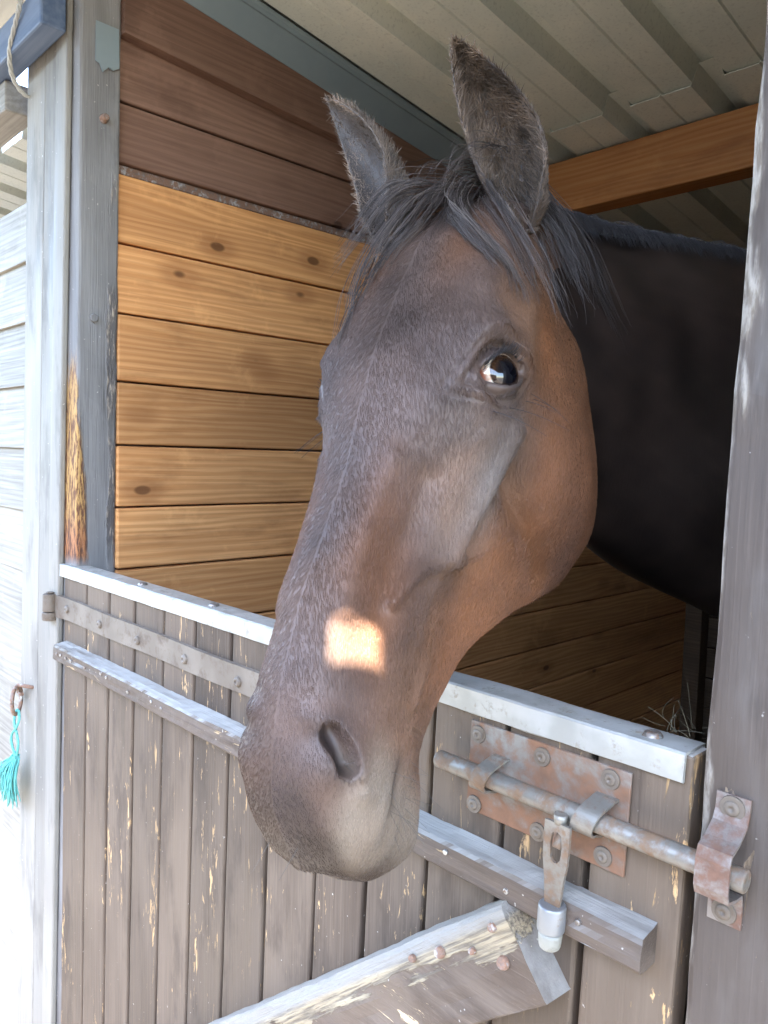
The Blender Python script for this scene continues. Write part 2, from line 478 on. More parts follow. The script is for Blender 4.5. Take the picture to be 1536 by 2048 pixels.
# unseen roof added to shade the front; its shaped hole casts the nose sun patch
mb = MB()
NOSE = Vector(SPOT)              # the lit spot on the horse's nose
tt = (1.054 - NOSE.z) / S.z
H = NOSE + S * tt
PX0 = -2.70
def blocker(x0, x1, y0, y1):
    P = []
    for x in (x0, x1):
        P.append([(x, y0, zroof(y0) + .054), (x, y1, zroof(y1) + .054), (x, y1, zroof(y1) + .074), (x, y0, zroof(y0) + .074)])
    mb.grid(P, closed_v=True, cap0=True, cap1=True, smooth=False)
gx0, gx1, gy0, gy1 = H.x - .06, H.x + .06, H.y - .045, H.y + .045
edges = [-1.20, -1.07, -.94, -.81]
e = gy0
while e > -.80: e = max(e - .14, -.81); edges.append(e)
edges += [gy0, gy1]
e = gy1
while e < .07:
    e = min(e + .14, .08); edges.append(e)
edges = sorted(set(edges))
for a, b in zip(edges[:-1], edges[1:]):
    if abs(a - gy0) < 1e-6:
        blocker(PX0, gx0, a, b - .0003); blocker(gx1, 2.6, a, b - .0003)
        tb = bmesh.new()          # the piece between: a hole shaped to outline the sun patch
        oc = [(gx1, b - .0003), (gx0, b - .0003), (gx0, a), (gx1, a)]
        hc_ = [(H.x + .0151, H.y + .0065), (H.x - .0025, H.y + .030), (H.x - .0151, H.y - .0065), (H.x + .0025, H.y - .030)]
        vo = [tb.verts.new((x, y, zroof(y) + .054)) for x, y in oc]; vh = [tb.verts.new((x, y, zroof(y) + .054)) for x, y in hc_]
        fs_ = [tb.faces.new((vo[i], vo[(i + 1) % 4], vh[(i + 1) % 4], vh[i])) for i in range(4)]
        ex = bmesh.ops.extrude_face_region(tb, geom=fs_)
        for v in ex['geom']:
            if isinstance(v, bmesh.types.BMVert): v.co.z += .008
        mb.merge(tb)
    else:
        blocker(PX0, 2.6, a, b - .0003)
pr = mb.build('sun_blocker_roof', M['blocker'])
tag(pr, 'plain boarded roof added over the stable front to block sun, with a shaped hole', 'roof')
mb = MB()
P = []
for y in (.03, YB):
    zc = zroof(y)
    P.append([(XL + .030, y, zc - .05), (XL + .034, y, zc - .002), (XL + .062, y, zc + .006), (XL + .10, y, zc + .008), (XL + .10, y, zc + .012), (XL + .0, y, zc + .012), (XL, y, zc - .05)])
P2 = []
for y in (.03, YB):
    zc = zroof(y)
    P2.append([(XL + .004, y, zc - .012), (XL + .062, y, zc - .012), (XL + .066, y, zc - .006), (XL + .066, y, zc + .004), (XL + .004, y, zc + .004)])
mb.grid(P2, closed_v=True, cap0=True, cap1=True, smooth=False)
P3 = []
for y in (.03, YB):
    zc = zroof(y)
    P3.append([(XL + .028, y, zc - .055), (XL + .058, y, zc - .0125), (XL + .004, y, zc - .0125), (XL + .004, y, zc - .055)])
mb.grid(P3, closed_v=True, cap0=True, cap1=True, smooth=False)
tag(mb.build('roof_flashing', M['flash']), 'blue grey metal flashing along the top of the left inside wall', 'flashing')
mb = MB(); mb.box((XL + .03, 1.10, .606), (XR, 1.165, .731), .004)
tag(mb.build('roof_purlin', M['pine_x']), 'orange timber beam across the stable under the metal roof', 'beam')

# ------------------------------------------------------------------ left post and its trim
post = empty('door_post', (XL, 0, GROUND), 'grey weathered timber post at the left side of the open stable doorway', 'post')
mb = MB()
mb.box((-1.452, .004, GROUND), (-1.3535, .077, 1.0), .005, cuts=(2, 60), wob=.0015, wf=30)
mb.build('post_timber', M['post'], post, shear(.022))
mb = MB(); mb.box((-1.4445, -.008, GROUND), (-1.3970, .003, .80), .003, bid=.6)
mb.build('trim_board', M['trim'], post, shear(.05))
mb = MB(); mb.box((-1.5030, -.004, GROUND), (-1.4490, .006, .80), .003, bid=.3)
mb.build('trim_board', M['trim'], post, shear(.05))
mb = MB(); mb.box((-1.5980, -.002, GROUND), (-1.5085, .008, .80), .003, bid=.9)
mb.build('trim_board', M['trim'], post, shear(.05))

mb = MB(); mb.box((-1.596, .0085, GROUND), (-1.3945, .030, .80), .001)
mb.build('trim_backing', M['dark_x'], post, shear(.05))
ng = empty('cladding_wall', (-2, 0, 0), 'sun bleached horizontal board wall at the far left edge', 'wall')
mb = MB()
zs2 = [.469, .357, .241, .118, -.005, -.130]
while zs2[-1] > GROUND: zs2.append(zs2[-1] - .123)
for a, b in zip(zs2[:-1], zs2[1:]):
    P = []
    for x in (-4.2, -1.600):
        P.append([(x, .004, b + .001), (x, .012, a + .004), (x, .03, a + .004), (x, .03, b + .001)])
    mb.grid(P, closed_v=True, cap0=True, cap1=True, smooth=False)
mb.build('wall_boards', M['clad'], ng, shear(.05))
mb = MB(); mb.box((-1.645, .034, .3), (-1.60, .10, .70), .004); mb.build('post_timber', M['clad'], ng)
nr = sheet(-4.2, -1.62, .12, 2.6, -.16, zroof)
tag(nr.build('ribbed_roof', M['roof']), 'striped metal roof underside above the bleached wall at the left edge', 'roof')
mb = MB(); mb.box((-4.2, -.055, .690), (-1.352, -.012, .752), .004)
tag(mb.build('fascia_beam', M['fascia']), 'dark blue grey beam end at the top left corner', 'beam')
mb = MB(); mb.box((-4.2, -.03, .632), (-1.60, .03, .688), .003)
tag(mb.build('wall_plate', M['clad']), 'pale tan beam under the blue grey beam, top left corner', 'beam')

# ------------------------------------------------------------------ right post
rp = empty('door_post', (-.2, 0, GROUND), 'dark stained timber post at the right edge, closest to the viewer', 'post')
mb = MB(); mb.box((-.2255, .0, GROUND), (-.09, .085, 1.0), .006, cuts=(2, 70), wob=.0022, wf=24)
mb.build('post_timber', M['rpost'], rp, shear(.020))
fw = empty('boarded_wall', (.8, .04, GROUND), 'boarded stable front to the right of the dark right post', 'wall')
mb = MB()
for k in range(22):
    mb.box((-.084 + k * .124, .02, GROUND), (.038 + k * .124, .045, .885), .003)
mb.build('wall_boards', M['rpost'], fw)
mb = MB(); mb.box((-.084, .046, GROUND), (2.64, .06, .885), .001); mb.build('wall_backing', M['dark_x'], fw)

# ------------------------------------------------------------------ stable door
door = empty('dutch_door', (-.8, 0, GROUND), 'lower half door of weathered brown vertical planks with a pale metal cap', 'door')
gx = [-1.3958, -1.2952, -1.2063, -1.1166, -1.0235, -.9340, -.8428, -.7520, -.6560, -.5715, -.4855, -.3975, -.3110, -.2275]
mb = MB()
for a, b in zip(gx[:-1], gx[1:]):
    mb.box((a + .0030, random.uniform(-.0006, .0006), GROUND + .06), (b - .0030, .028, -.2135), .003, cuts=(2, 20), wob=.0006, wf=15)
mb.build('door_planks', M['door'], door, LEAN)
mb = MB(); mb.box((gx[0] + .004, .016, GROUND + .06), (gx[-1] - .004, .0275, -.218), .001, bid=.2)
mb.build('door_backing', M['dark_y'], door, LEAN)
# metal cap: U section over the top edge, slightly dented
mb = MB()
nx = 90
P = []
for i in range(nx + 1):
    x = -1.4015 + (1.4015 - .2345) * i / nx
    d = .0012 * noise.noise((x * 9, 1, 2)) + .0008 * noise.noise((x * 31, 4, 2))
    e = .0016 * noise.noise((x * 13, 7, 1)) + (.003 if abs(x + .41) < .06 else 0) * math.cos((x + .41) / .06 * 1.57)
    P.append([(x, -.0035 + d, -.2345 + d), (x, -.0055 + d, -.2335), (x, -.0055 + d * .5, -.2128), (x, -.0035, -.2112 + d * .3),
              (x, .022 + e, -.2110 + d * .6), (x, .0295 + e, -.2120), (x, .0295 + e, -.2300), (x, .0275 + e, -.2300), (x, .0275, -.2134), (x, -.0020, -.2134), (x, -.0020 + d, -.2340)])
mb.grid(P, closed_v=True, cap0=True, cap1=True, smooth=False)
cap = mb.build('metal_cap', M['cap'], door, LEAN)
for x in (-1.370, -1.112, -.905, -.268):
    r_ = .0085 if x > -.3 else .008
    mb = MB(); mb.cyl((x, .011, -.2115), (x, .011, -.2075), r_, r_ * .7, 20, .0012)
    mb.build('screw', M['screw'], cap, LEAN)

def screws(name, items, y, r, h, wash, mat, parent, fn):
    for x, z in items:
        m = MB(); screw(m, x, z, y, r, h, wash); m.build(name, mat, parent, fn)

def screw(mb, x, z, y, r=.0072, h=.0035, wash=False):
    """domed screw head with a socket, facing -y"""
    if wash: mb.cyl((x, y, z), (x, y - .0018, z), r * 1.65, r * 1.55, 24)
    prof = [(1.0, 0), (1.0, .35), (.86, .75), (.6, .97), (.34, 1.0), (.30, .45), (0.01, .4)]
    P = [[(x + r * a * math.cos(k * math.pi / 12), y - (.0018 if wash else 0) - h * b, z + r * a * math.sin(k * math.pi / 12)) for k in range(24)] for a, b in prof]
    mb.grid(P, closed_v=True)

# strap hinge
mb = MB()
P = []
for i in range(40):
    x = -1.414 + .665 * i / 39
    hw = .0205 - .003 * i / 39
    zc = -.2905 + .0007 * math.sin(i * .37)
    y0 = -.006 - (.004 * max(0, 1 - i / 3.0))
    P.append([(x, -.0005, zc - hw), (x, y0, zc - hw + .0006), (x, y0, zc + hw - .0006), (x, -.0005, zc + hw)])
mb.grid(P, closed_v=True, cap0=True, cap1=True, smooth=False)
strap = mb.build('strap_hinge', M['strap'], door, LEAN)
mb = MB()
mb.cyl((-1.4225, -.0135, -.3010), (-1.4225, -.0135, -.2690), .0135, n=28, bev=.0015)
mb.cyl((-1.4225, -.0135, -.3180), (-1.4225, -.0135, -.3025), .0145, n=28, bev=.002)
mb.cyl((-1.4225, -.0135, -.268), (-1.4225, -.0135, -.2655), .0075, n=16, bev=.001)
mb.box((-1.447, -.0145, -.314), (-1.425, -.0025, -.3065), .002)
mb.build('hinge_knuckle', M['strap'], strap, LEAN)
screws('screw', [(-1.3630, -.2893), (-1.2267, -.2922), (-1.0911, -.2930), (-.9491, -.2925), (-.8150, -.2935)], -.006, .0068, .0045, False, M['strap'], strap, LEAN)

# horizontal batten: rounded, frayed rail
def rail(x0, x1, zb, zt_, depth, nx=220, seed=0.0, rough=1.0):
    m = MB(); P = []
    prof = [(0, 0), (.55, -.01), (.93, .01), (1.0, .10), (1.0, .35), (1.0, .6), (.99, .84), (.9, .97), (.6, 1.05), (.3, 1.10), (0, 1.13)]
    for i in range(nx + 1):
        x = x0 + (x1 - x0) * i / nx
        ring = []
        for j, (d, h) in enumerate(prof):
            n1 = noise.noise((x * 14 + seed, j * .9, 1.3)) * .0020 * rough + noise.noise((x * 70, j * 2.1 + seed, 4.1)) * .0011 * rough
            n2 = noise.noise((x * 4 + seed, 3.3, j * .15)) * .0012 * rough
            ring.append((x + noise.noise((j * .8, i, seed)) * .0012 * (i in (0, nx)), -depth * d - n1 - n2 * d + .0005, zb + (zt_ - zb) * h + n1))
        P.append(ring)
    m.grid(P, closed_v=True, cap0=True, cap1=True, smooth=False)
    return m
bat = rail(-1.381, -.2465, -.3820, -.3540, .024).build('horizontal_batten', M['batten'], door, LEAN)
for x in (-1.362, -1.345, -1.322, -1.300, -1.243, -1.18, -1.16, -1.085, -1.01, -.98, -.44, -.30, -.37):
    zz = -.362 - random.uniform(0, .010)
    mb = MB(); mb.cyl((x, -.0225, zz), (x, -.0258, zz - .0005), .0026, n=12, bev=.0006)
    mb.build('nail', M['screw'], bat, LEAN)

# diagonal brace: heavy, weathered, cut square at its upper end
def brace(p0, p1, wid, depth, nx=240):
    p0, p1 = Vector(p0), Vector(p1)
    d = (p1 - p0).normalized(); nrm = Vector((-d.z, 0, d.x))
    m = MB(); P = []
    prof = [(0, -.5), (.6, -.5), (.95, -.49), (1, -.46), (1, -.36), (1, -.22), (1, -.08), (1, .06), (1, .2), (.995, .33), (.97, .43), (.9, .48), (.6, .5), (.3, .5), (0, .5)]
    L = (p1 - p0).length
    for i in range(nx + 1):
        s_ = L * i / nx
        ring = []
        for j, (dd, h) in enumerate(prof):
            n1 = noise.noise((s_ * 10, j * .7, 9.3)) * .0024 + noise.noise((s_ * 55, j * 2.1, 4.1)) * .0011
            c = p0 + d * s_ + nrm * (h * wid + n1 * (1 if dd < 1 else .3))
            c.y = -depth * dd - n1 * dd + .0005 - noise.noise((s_ * 16, h * 9, 2)) * .0012 * dd
            ring.append(c)
        P.append(ring)
    m.grid(P, closed_v=True, cap0=True, cap1=True, smooth=False)
    return m
# upper end: front corners (-.378,-.372) and (-.332,-.444) on y=-.035
ua, ub = Vector((-.3670, 0, -.3735)), Vector((-.3190, 0, -.4450))
mid = (ua + ub) / 2
dr = Vector((-.4455, 0, -.3390)).normalized()      # down to the lower left
wd = (ua - ub).length
dr = Vector((-math.cos(R(40)), 0, -math.sin(R(40))))
pe = mid + dr * 1.2
br = brace(pe, mid, wd * .97, .035)
def bare_edge(m, h0, half):
    t = NT.__new__(NT); t.m = m; t.t = m.node_tree; t.n = t.t.nodes; t.b = t.n['Principled BSDF']
    t.geo = next(n for n in t.n if n.bl_idname == 'ShaderNodeNewGeometry')
    old = t.b.inputs['Base Color'].links[0].from_socket; oldn = t.b.inputs['Normal'].links[0].from_socket
    px = t.sep()
    h = t.math('SUBTRACT', t.math('ADD', t.math('MULTIPLY', px[0], -.643), t.math('MULTIPLY', px[2], .766)), h0)
    l = t.math('ADD', t.math('MULTIPLY', px[0], .766), t.math('MULTIPLY', px[2], .643))
    cb = t.n.new('ShaderNodeCombineXYZ'); t.L(t.math('MULTIPLY', l, 7), cb.inputs[0]); t.L(t.math('MULTIPLY', h, 90), cb.inputs[1]); t.L(t.math('MULTIPLY', px[1], 90), cb.inputs[2])
    g = t.noise(cb.outputs[0], 1.0, 6, .65, .5)
    cb2 = t.n.new('ShaderNodeCombineXYZ'); t.L(t.math('MULTIPLY', l, 14), cb2.inputs[0]); t.L(t.math('MULTIPLY', h, 300), cb2.inputs[1]); t.L(t.math('MULTIPLY', px[1], 300), cb2.inputs[2])
    g2 = t.noise(cb2.outputs[0], 1.0, 4, .6)
    big = t.noise(t.pos((9, 9, 9)), 1, 4, .6)
    e = t.math('ADD', h, t.math('MULTIPLY', t.math('SUBTRACT', g, .5), .075))
    e = t.math('ADD', e, t.math('MULTIPLY', t.math('SUBTRACT', big, .5), .11))
    mask = t.ramp(e, half * .48, half * .60)
    wood = t.mix(t.ramp(g2, .35, .62), (.13, .105, .08), (.36, .29, .19))
    wood = t.mix(t.ramp(h, half * .80, half * .98), wood, (.27, .25, .22))
    t.L(t.mix(mask, old, wood), t.b.inputs['Base Color'])
    t.L(t.bump(t.math('MULTIPLY', g2, mask), .7, .003, oldn), t.b.inputs['Normal'])
bare_edge(M['brace'], mid.x * -.643 + mid.z * .766, wd * .485)
bro = br.build('diagonal_brace', M['brace'] if 'brace' in M else M['batten'], door, LEAN)
for x, z, r_ in ((-.3855, -.4005, .0045), (-.372, -.4260, .0062), (-.4420, -.4520, .006), (-.475, -.475, .004), (-.405, -.432, .0035)):
    mb = MB(); mb.cyl((x + .0115, -.034, z), (x + .0115, -.0385, z + .001), r_, r_ * .8, 16, .0008)
    mb.build('nail', M['iron'], bro, LEAN)

# slide bolt
mb = MB()
t_ = bmesh.new()
mb.box((-.4358, -.0032, -.3255), (-.2755, -.0004, -.2405), .0009)
plate = mb.build('bolt_plate', M['rusty'], door, LEAN)
PS = []
for x, z in [(-.4265, -.2520), (-.3570, -.2520), (-.2925, -.2505), (-.4265, -.3185), (-.3560, -.3185), (-.2940, -.3150)]:
    PS.append((x, z))
screws('screw', PS, -.0032, .0050, .0016, True, M['strap'], plate, LEAN)
mb = MB()
mb.cyl((-.4600, -.0185, -.2812), (-.1790, -.0185, -.2812), .0082, n=32, bev=.0018)
rod = mb.build('bolt_rod', M['rod'], door, LEAN)
def staple(xc, w):
    m = MB(); P = []
    # strip wrapping round the rod, its feet on the plate
    path = [(-.0034, -.2660), (-.008, -.2662)]
    for k in range(17):
        a = R(70 - k * 160 / 16)
        path.append((-.0185 - .0108 * math.cos(a) * 1.0, -.2812 + .0108 * math.sin(a)))
    path += [(-.008, -.2962), (-.0034, -.2966)]
    for i, (y, z) in enumerate(path):
        a = Vector(path[max(0, i - 1)]); b = Vector(path[min(len(path) - 1, i + 1)])
        tg = (b - a).normalized(); nn = Vector((tg.y, -tg.x)) 
        if nn.x > 0: nn = -nn
        o = Vector((y, z)) + nn * .0020
        sk = (z + .2812) * .35
        P.append([(xc - w / 2 + sk, y, z), (xc + w / 2 + sk, y, z), (xc + w / 2 + sk, o.x, o.y), (xc - w / 2 + sk, o.x, o.y)])
    m.grid(P, closed_v=True, cap0=True, cap1=True, smooth=False)
    return m
staple(-.4035, .0165).build('staple', M['rod'], door, LEAN)
staple(-.2990, .0195).build('staple', M['rod'], door, LEAN)
# hanging handle: slotted flat lever with ferrule and pale grip
mb = MB()
def flat(outline, y0, y1, hole=None):
    t = bmesh.new()
    vs = [t.verts.new((x, y0, z)) for x, z in outline]
    if hole:
        hs = [t.verts.new((x, y0, z)) for x, z in hole]
        n = len(outline); assert n == len(hole)
        fs = [t.faces.new((vs[i], vs[(i + 1) % n], hs[(i + 1) % n], hs[i])) for i in range(n)]
    else:
        fs = [t.faces.new(vs)]
    ext = bmesh.ops.extrude_face_region(t, geom=fs)
    for v in ext['geom']:
        if isinstance(v, bmesh.types.BMVert): v.co.y = y1
    return t
hx = -.3185
out = [(-.0115, -.287), (0, -.2865), (.0115, -.287), (.0118, -.300), (.0112, -.318), (.0085, -.336), (.0068, -.3545), (0, -.3545), (-.0068, -.3545), (-.0085, -.336), (-.0112, -.318), (-.0118, -.300)]
hol = [(-.0042, -.296), (0, -.2935), (.0042, -.296), (.0052, -.304), (.0052, -.311), (.0045, -.316), (.002, -.319), (0, -.3197), (-.002, -.319), (-.0045, -.316), (-.0052, -.311), (-.0052, -.304)]
mb.merge(flat([(hx + x, z) for x, z in out], -.0345, -.0315, [(hx + x, z) for x, z in hol]))
mb.cyl((hx, -.0300, -.2800), (hx, -.0300, -.2880), .0058, .0052, 16)
mb.cyl((hx + .0005, -.0335, -.3075), (hx + .0005, -.0205, -.2880), .0040, n=14)
hd = mb.build('bolt_handle', M['rod'], rod, LEAN)
mb = MB(); mb.cyl((hx, -.033, -.3765), (hx, -.033, -.3545), .0112, n=32, bev=.0018)
mb.build('ferrule', M['chrome'] if 'chrome' in M else M['galv'], rod, LEAN)
mb = MB(); mb.cyl((hx, -.033, -.3920), (hx, -.033, -.3768), .0085, .0100, n=32, bev=.0035)
mb.build('grip', M['grip'] if 'grip' in M else M['cap'], rod, LEAN)

# keeper on the right post
def keeper():
    m = MB(); P = []
    path = [(0, -.2315), (-.001, -.2440), (-.0045, -.2520), (-.016, -.2600), (-.0265, -.2640), (-.0285, -.2700), (-.0285, -.2900), (-.0265, -.2955), (-.014, -.2985), (-.0035, -.2995), (-.001, -.306), (0, -.3260)]
    for i, (y, z) in enumerate(path):
        a = Vector(path[max(0, i - 1)]); b = Vector(path[min(len(path) - 1, i + 1)])
        tg = (b - a).normalized(); nn = Vector((tg.y, -tg.x))
        if nn.x > 0: nn = -nn
        o = Vector((y - .0006, z)) + nn * .0022
        hw = .0118
        P.append([(-.2010 - hw, y - .0006, z), (-.2010 + hw, y - .0006, z), (-.2010 + hw, o.x, o.y), (-.2010 - hw, o.x, o.y)])
    m.grid(P, closed_v=True, cap0=True, cap1=True, smooth=False)
    return m
kp = keeper().build('bolt_keeper', M['keeper'], rp, shear(.02))
screws('screw', [(-.2010, -.2405), (-.2010, -.3165)], -.0030, .0055, .0016, True, M['strap'], kp, shear(.02))

# left post fittings
mb = MB()
t_ = bmesh.new()
pts = [(.030, .72), (.070, .72), (.071, .655), (.060, .648), (.052, .651), (.042, .640), (.036, .652), (.029, .655)]
vs = [t_.verts.new((-1.3355, a, b)) for a, b in pts]
f = t_.faces.new(vs); ext = bmesh.ops.extrude_face_region(t_, geom=[f])
for v in ext['geom']:
    if isinstance(v, bmesh.types.BMVert): v.co.x += .002
mb.merge(t_)
mb.build('metal_bracket', M['flash'], post)
mb = MB(); mb.cyl((-1.342, .046, .565), (-1.329, .046, .566), .008, .006, 8, .001)
mb.build('bolt_head', M['iron'], post)
mb = MB(); mb.cyl((-1.3505, .032, .2260), (-1.344, .032, .2262), .0085, .0075, 6, .0008)
mb.build('bolt_head', M['post'], post)
# tether ring in its eye
mb = MB()
pts = [Vector((-1.580 + .0185 * math.cos(a), -.024 - .0150 * math.cos(a), -.5035 + .0275 * math.sin(a))) for a in np.linspace(0, 2 * math.pi, 33)]
mb.tube(pts, .0040, 10)
ringm = mb.build('tether_ring', M['iron'], post)
mb = MB()
pts = [(-1.552, .004, -.476), (-1.552, -.006, -.474), (-1.560, -.015, -.472), (-1.570, -.020, -.4715), (-1.580, -.021, -.474), (-1.5875, -.020, -.481), (-1.589, -.018, -.489), (-1.584, -.016, -.494), (-1.577, -.014, -.4925)]
mb.tube(pts, .0036, 10); mb.build('screw_eye', M['iron'], ringm)

def cat(pts, n=12):
    pts = [Vector(p) for p in pts]; out = []
    for i in range(len(pts) - 1):
        p0, p1, p2, p3 = pts[max(i - 1, 0)], pts[i], pts[i + 1], pts[min(i + 2, len(pts) - 1)]
        for k in range(n):
            u = k / n
            out.append(.5 * ((2 * p1) + (-p0 + p2) * u + (2 * p0 - 5 * p1 + 4 * p2 - p3) * u * u + (-p0 + 3 * p1 - 3 * p2 + p3) * u ** 3))
    return out + [pts[-1]]
mb = MB()
for s_, x_off in ((0, 0), (1, .0)):
    if s_ == 0: cp = [(-1.588, -.025, -.520), (-1.596, -.027, -.535), (-1.592, -.029, -.552), (-1.578, -.030, -.566), (-1.572, -.030, -.585), (-1.582, -.028, -.605), (-1.590, -.027, -.618)]
    else: cp = [(-1.583, -.024, -.521), (-1.574, -.027, -.535), (-1.578, -.031, -.553), (-1.594, -.033, -.570), (-1.603, -.031, -.590), (-1.597, -.029, -.608), (-1.590, -.027, -.620)]
    base = cat(cp, 10)
    for st in range(5):
        ph = st * 1.256
        pp = [b + .0019 * Vector((math.cos(ph + i * .32), .7 * math.sin(ph + i * .32), .3 * math.cos(ph + i * .32))) for i, b in enumerate(base)]
        mb.tube(pp, .0013, 6)
for i in range(130):
    a = random.uniform(-1, 1); l = random.uniform(.06, .105)
    p0 = Vector((-1.590 + random.gauss(0, .004), -.027 + random.gauss(0, .003), -.617 + random.gauss(0, .004)))
    e = p0 + Vector((-.020 + a * .028 - (.03 if random.random() < .3 else 0), -.006 + random.gauss(0, .006), -l))
    m_ = (p0 + e) / 2 + Vector((a * .010 + random.gauss(0, .004), -.008 + random.gauss(0, .003), .006))
    mb.tube(cat([p0, m_, e], 5), [.0011] * 10 + [.0006], 4)
tag(mb.build('baler_twine', M['twine'], None, lambda c: Vector((c.x * 1.12 + .205, c.y, c.z))), 'frayed turquoise twine knotted to the iron ring on the left', 'twine')

mb = MB()
cp = [(-1.425, -.060, .760), (-1.428, -.062, .738), (-1.455, -.060, .722), (-1.495, -.056, .695), (-1.530, -.040, .668), (-1.552, -.012, .652), (-1.560, .02, .655)]
base = cat(cp, 14)
for st in range(3):
    ph = st * 2.094
    mb.tube([b + .0022 * Vector((math.cos(ph + i * .35), math.sin(ph + i * .35), .4 * math.sin(ph + i * .35))) for i, b in enumerate(base)], .0022, 8)
tag(mb.build('rope', M['rope']), 'thin white rope looped over the dark beam end at upper left', 'rope')

# ------------------------------------------------------------------ horse
HR = np.array([[-0.9849, 0.1603, 0.0648], [-0.14, -0.5195, -0.8429], [-0.1014, -0.8393, 0.5341]])
HO = np.array([-0.518, 0.022, 0.2556])
def h2w(P): return np.asarray(P) @ HR.T + HO
def w2h(P): return (np.asarray(P) - HO) @ HR

def catmull(A, n, closed):
    """A: (k, d) control rows -> n samples"""
    k = len(A)
    u = np.arange(n) / n * k if closed else np.linspace(0, k - 1 - 1e-9, n)
    i = np.floor(u).astype(int); f = (u - i)[:, None]
    g = (lambda j: A[j % k]) if closed else (lambda j: A[np.clip(j, 0, k - 1)])
    p0, p1, p2, p3 = g(i - 1), g(i), g(i + 1), g(i + 2)
    return .5 * (2 * p1 + (p2 - p0) * f + (2 * p0 - 5 * p1 + 4 * p2 - p3) * f ** 2 + (3 * p1 - p0 - 3 * p2 + p3) * f ** 3)

# stations from poll to muzzle: y, then half outline (x, z) from the dorsal midline to the ventral midline
ST = [
 (-.050, [(0, -.060), (.024, -.064), (.042, -.082), (.050, -.11), (.048, -.135), (.040, -.16), (.026, -.175), (0, -.18)]),
 (-.020, [(0, -.030), (.030, -.034), (.056, -.056), (.066, -.09), (.064, -.125), (.055, -.160), (.036, -.185), (0, -.192)]),
 (.020, [(0, -.008), (.034, -.012), (.056, -.036), (.064, -.082), (.064, -.13), (.060, -.18), (.042, -.215), (0, -.215)]),
 (.070, [(0, .006), (.040, .001), (.066, -.024), (.073, -.068), (.076, -.125), (.076, -.19), (.054, -.240), (0, -.232)]),
 (.120, [(0, .014), (.045, .008), (.076, -.012), (.086, -.052), (.085, -.115), (.085, -.190), (.064, -.262), (0, -.245)]),
 (.165, [(0, .016), (.048, .010), (.086, -.010), (.099, -.045), (.090, -.105), (.090, -.190), (.070, -.280), (0, -.252)]),
 (.200, [(0, .015), (.048, .008), (.086, -.012), (.101, -.048), (.088, -.105), (.090, -.190), (.071, -.290), (0, -.255)]),
 (.240, [(0, .011), (.044, .003), (.072, -.018), (.090, -.060), (.082, -.112), (.086, -.190), (.068, -.290), (0, -.250)]),
 (.290, [(0, .005), (.037, -.004), (.055, -.026), (.077, -.070), (.070, -.115), (.073, -.176), (.058, -.270), (0, -.228)]),
 (.340, [(0, .001), (.032, -.007), (.046, -.028), (.064, -.071), (.058, -.110), (.056, -.155), (.046, -.222), (0, -.190)]),
 (.395, [(0, -.002), (.027, -.008), (.039, -.028), (.052, -.068), (.048, -.102), (.044, -.138), (.035, -.180), (0, -.168)]),
 (.445, [(0, -.005), (.026, -.012), (.039, -.033), (.049, -.066), (.048, -.098), (.042, -.130), (.032, -.160), (0, -.155)]),
 (.495, [(0, -.011), (.029, -.018), (.047, -.040), (.056, -.067), (.053, -.098), (.045, -.130), (.032, -.156), (0, -.154)]),
 (.535, [(0, -.021), (.031, -.028), (.051, -.049), (.059, -.073), (.055, -.102), (.047, -.134), (.035, -.168), (0, -.172)]),
 (.570, [(0, -.037), (.030, -.043), (.047, -.060), (.055, -.082), (.052, -.108), (.045, -.136), (.034, -.172), (0, -.180)]),
 (.595, [(0, -.056), (.026, -.061), (.041, -.075), (.048, -.092), (.046, -.111), (.040, -.134), (.029, -.162), (0, -.170)]),
 (.612, [(0, -.078), (.018, -.081), (.030, -.089), (.036, -.101), (.035, -.114), (.030, -.130), (.021, -.148), (0, -.154)]),
 (.618, [(0, -.095), (.009, -.096), (.015, -.100), (.018, -.106), (.017, -.113), (.014, -.122), (.009, -.132), (0, -.135)]),
]
NY, NTH = 340, 240
cage = []
for y, half in ST:
    if y > .45: y = .45 + (y - .45) * .90
    ring = [(x, y, z) for x, z in half] + [(-x, y, z) for x, z in half[-2:0:-1]]
    cage.append(ring)
cage = np.array(cage, float)
rings = np.stack([catmull(cage[i], NTH, True) for i in range(len(cage))])
G = catmull(rings.reshape(len(cage), -1), NY, False).reshape(NY, NTH, 3)

def gnormals(G):
    du = np.gradient(G, axis=0)
    dv = (np.roll(G, -1, 1) - np.roll(G, 1, 1)) / 2
    n = np.cross(dv, du)
    n /= np.linalg.norm(n, axis=-1, keepdims=True) + 1e-12
    c = G.mean(axis=(0, 1))
    if ((G - c) * n).sum() < 0: n = -n
    return n
def polydist(P, line):
    line = np.asarray(line, float); d = np.full(P.shape[:-1], 1e9)
    for a, b in zip(line[:-1], line[1:]):
        ab = b - a; t_ = np.clip(((P - a) @ ab) / (ab @ ab), 0, 1)
        d = np.minimum(d, np.linalg.norm(P - a - t_[..., None] * ab, axis=-1))
    return d
def smooth_line(l, n=8):
    return catmull(np.asarray(l, float), n * (len(l) - 1) + 1, False)
def ridge(line, r, amt):
    global G
    n = gnormals(G); d = polydist(G, smooth_line(line))
    G = G + n * (amt * np.exp(-(d / r) ** 2))[..., None]
def blob(c, r, amt):
    global G
    n = gnormals(G); d = np.linalg.norm((G - np.asarray(c, float)) / np.asarray(r, float), axis=-1)
    G = G + n * (amt * np.exp(-d ** 2))[..., None]

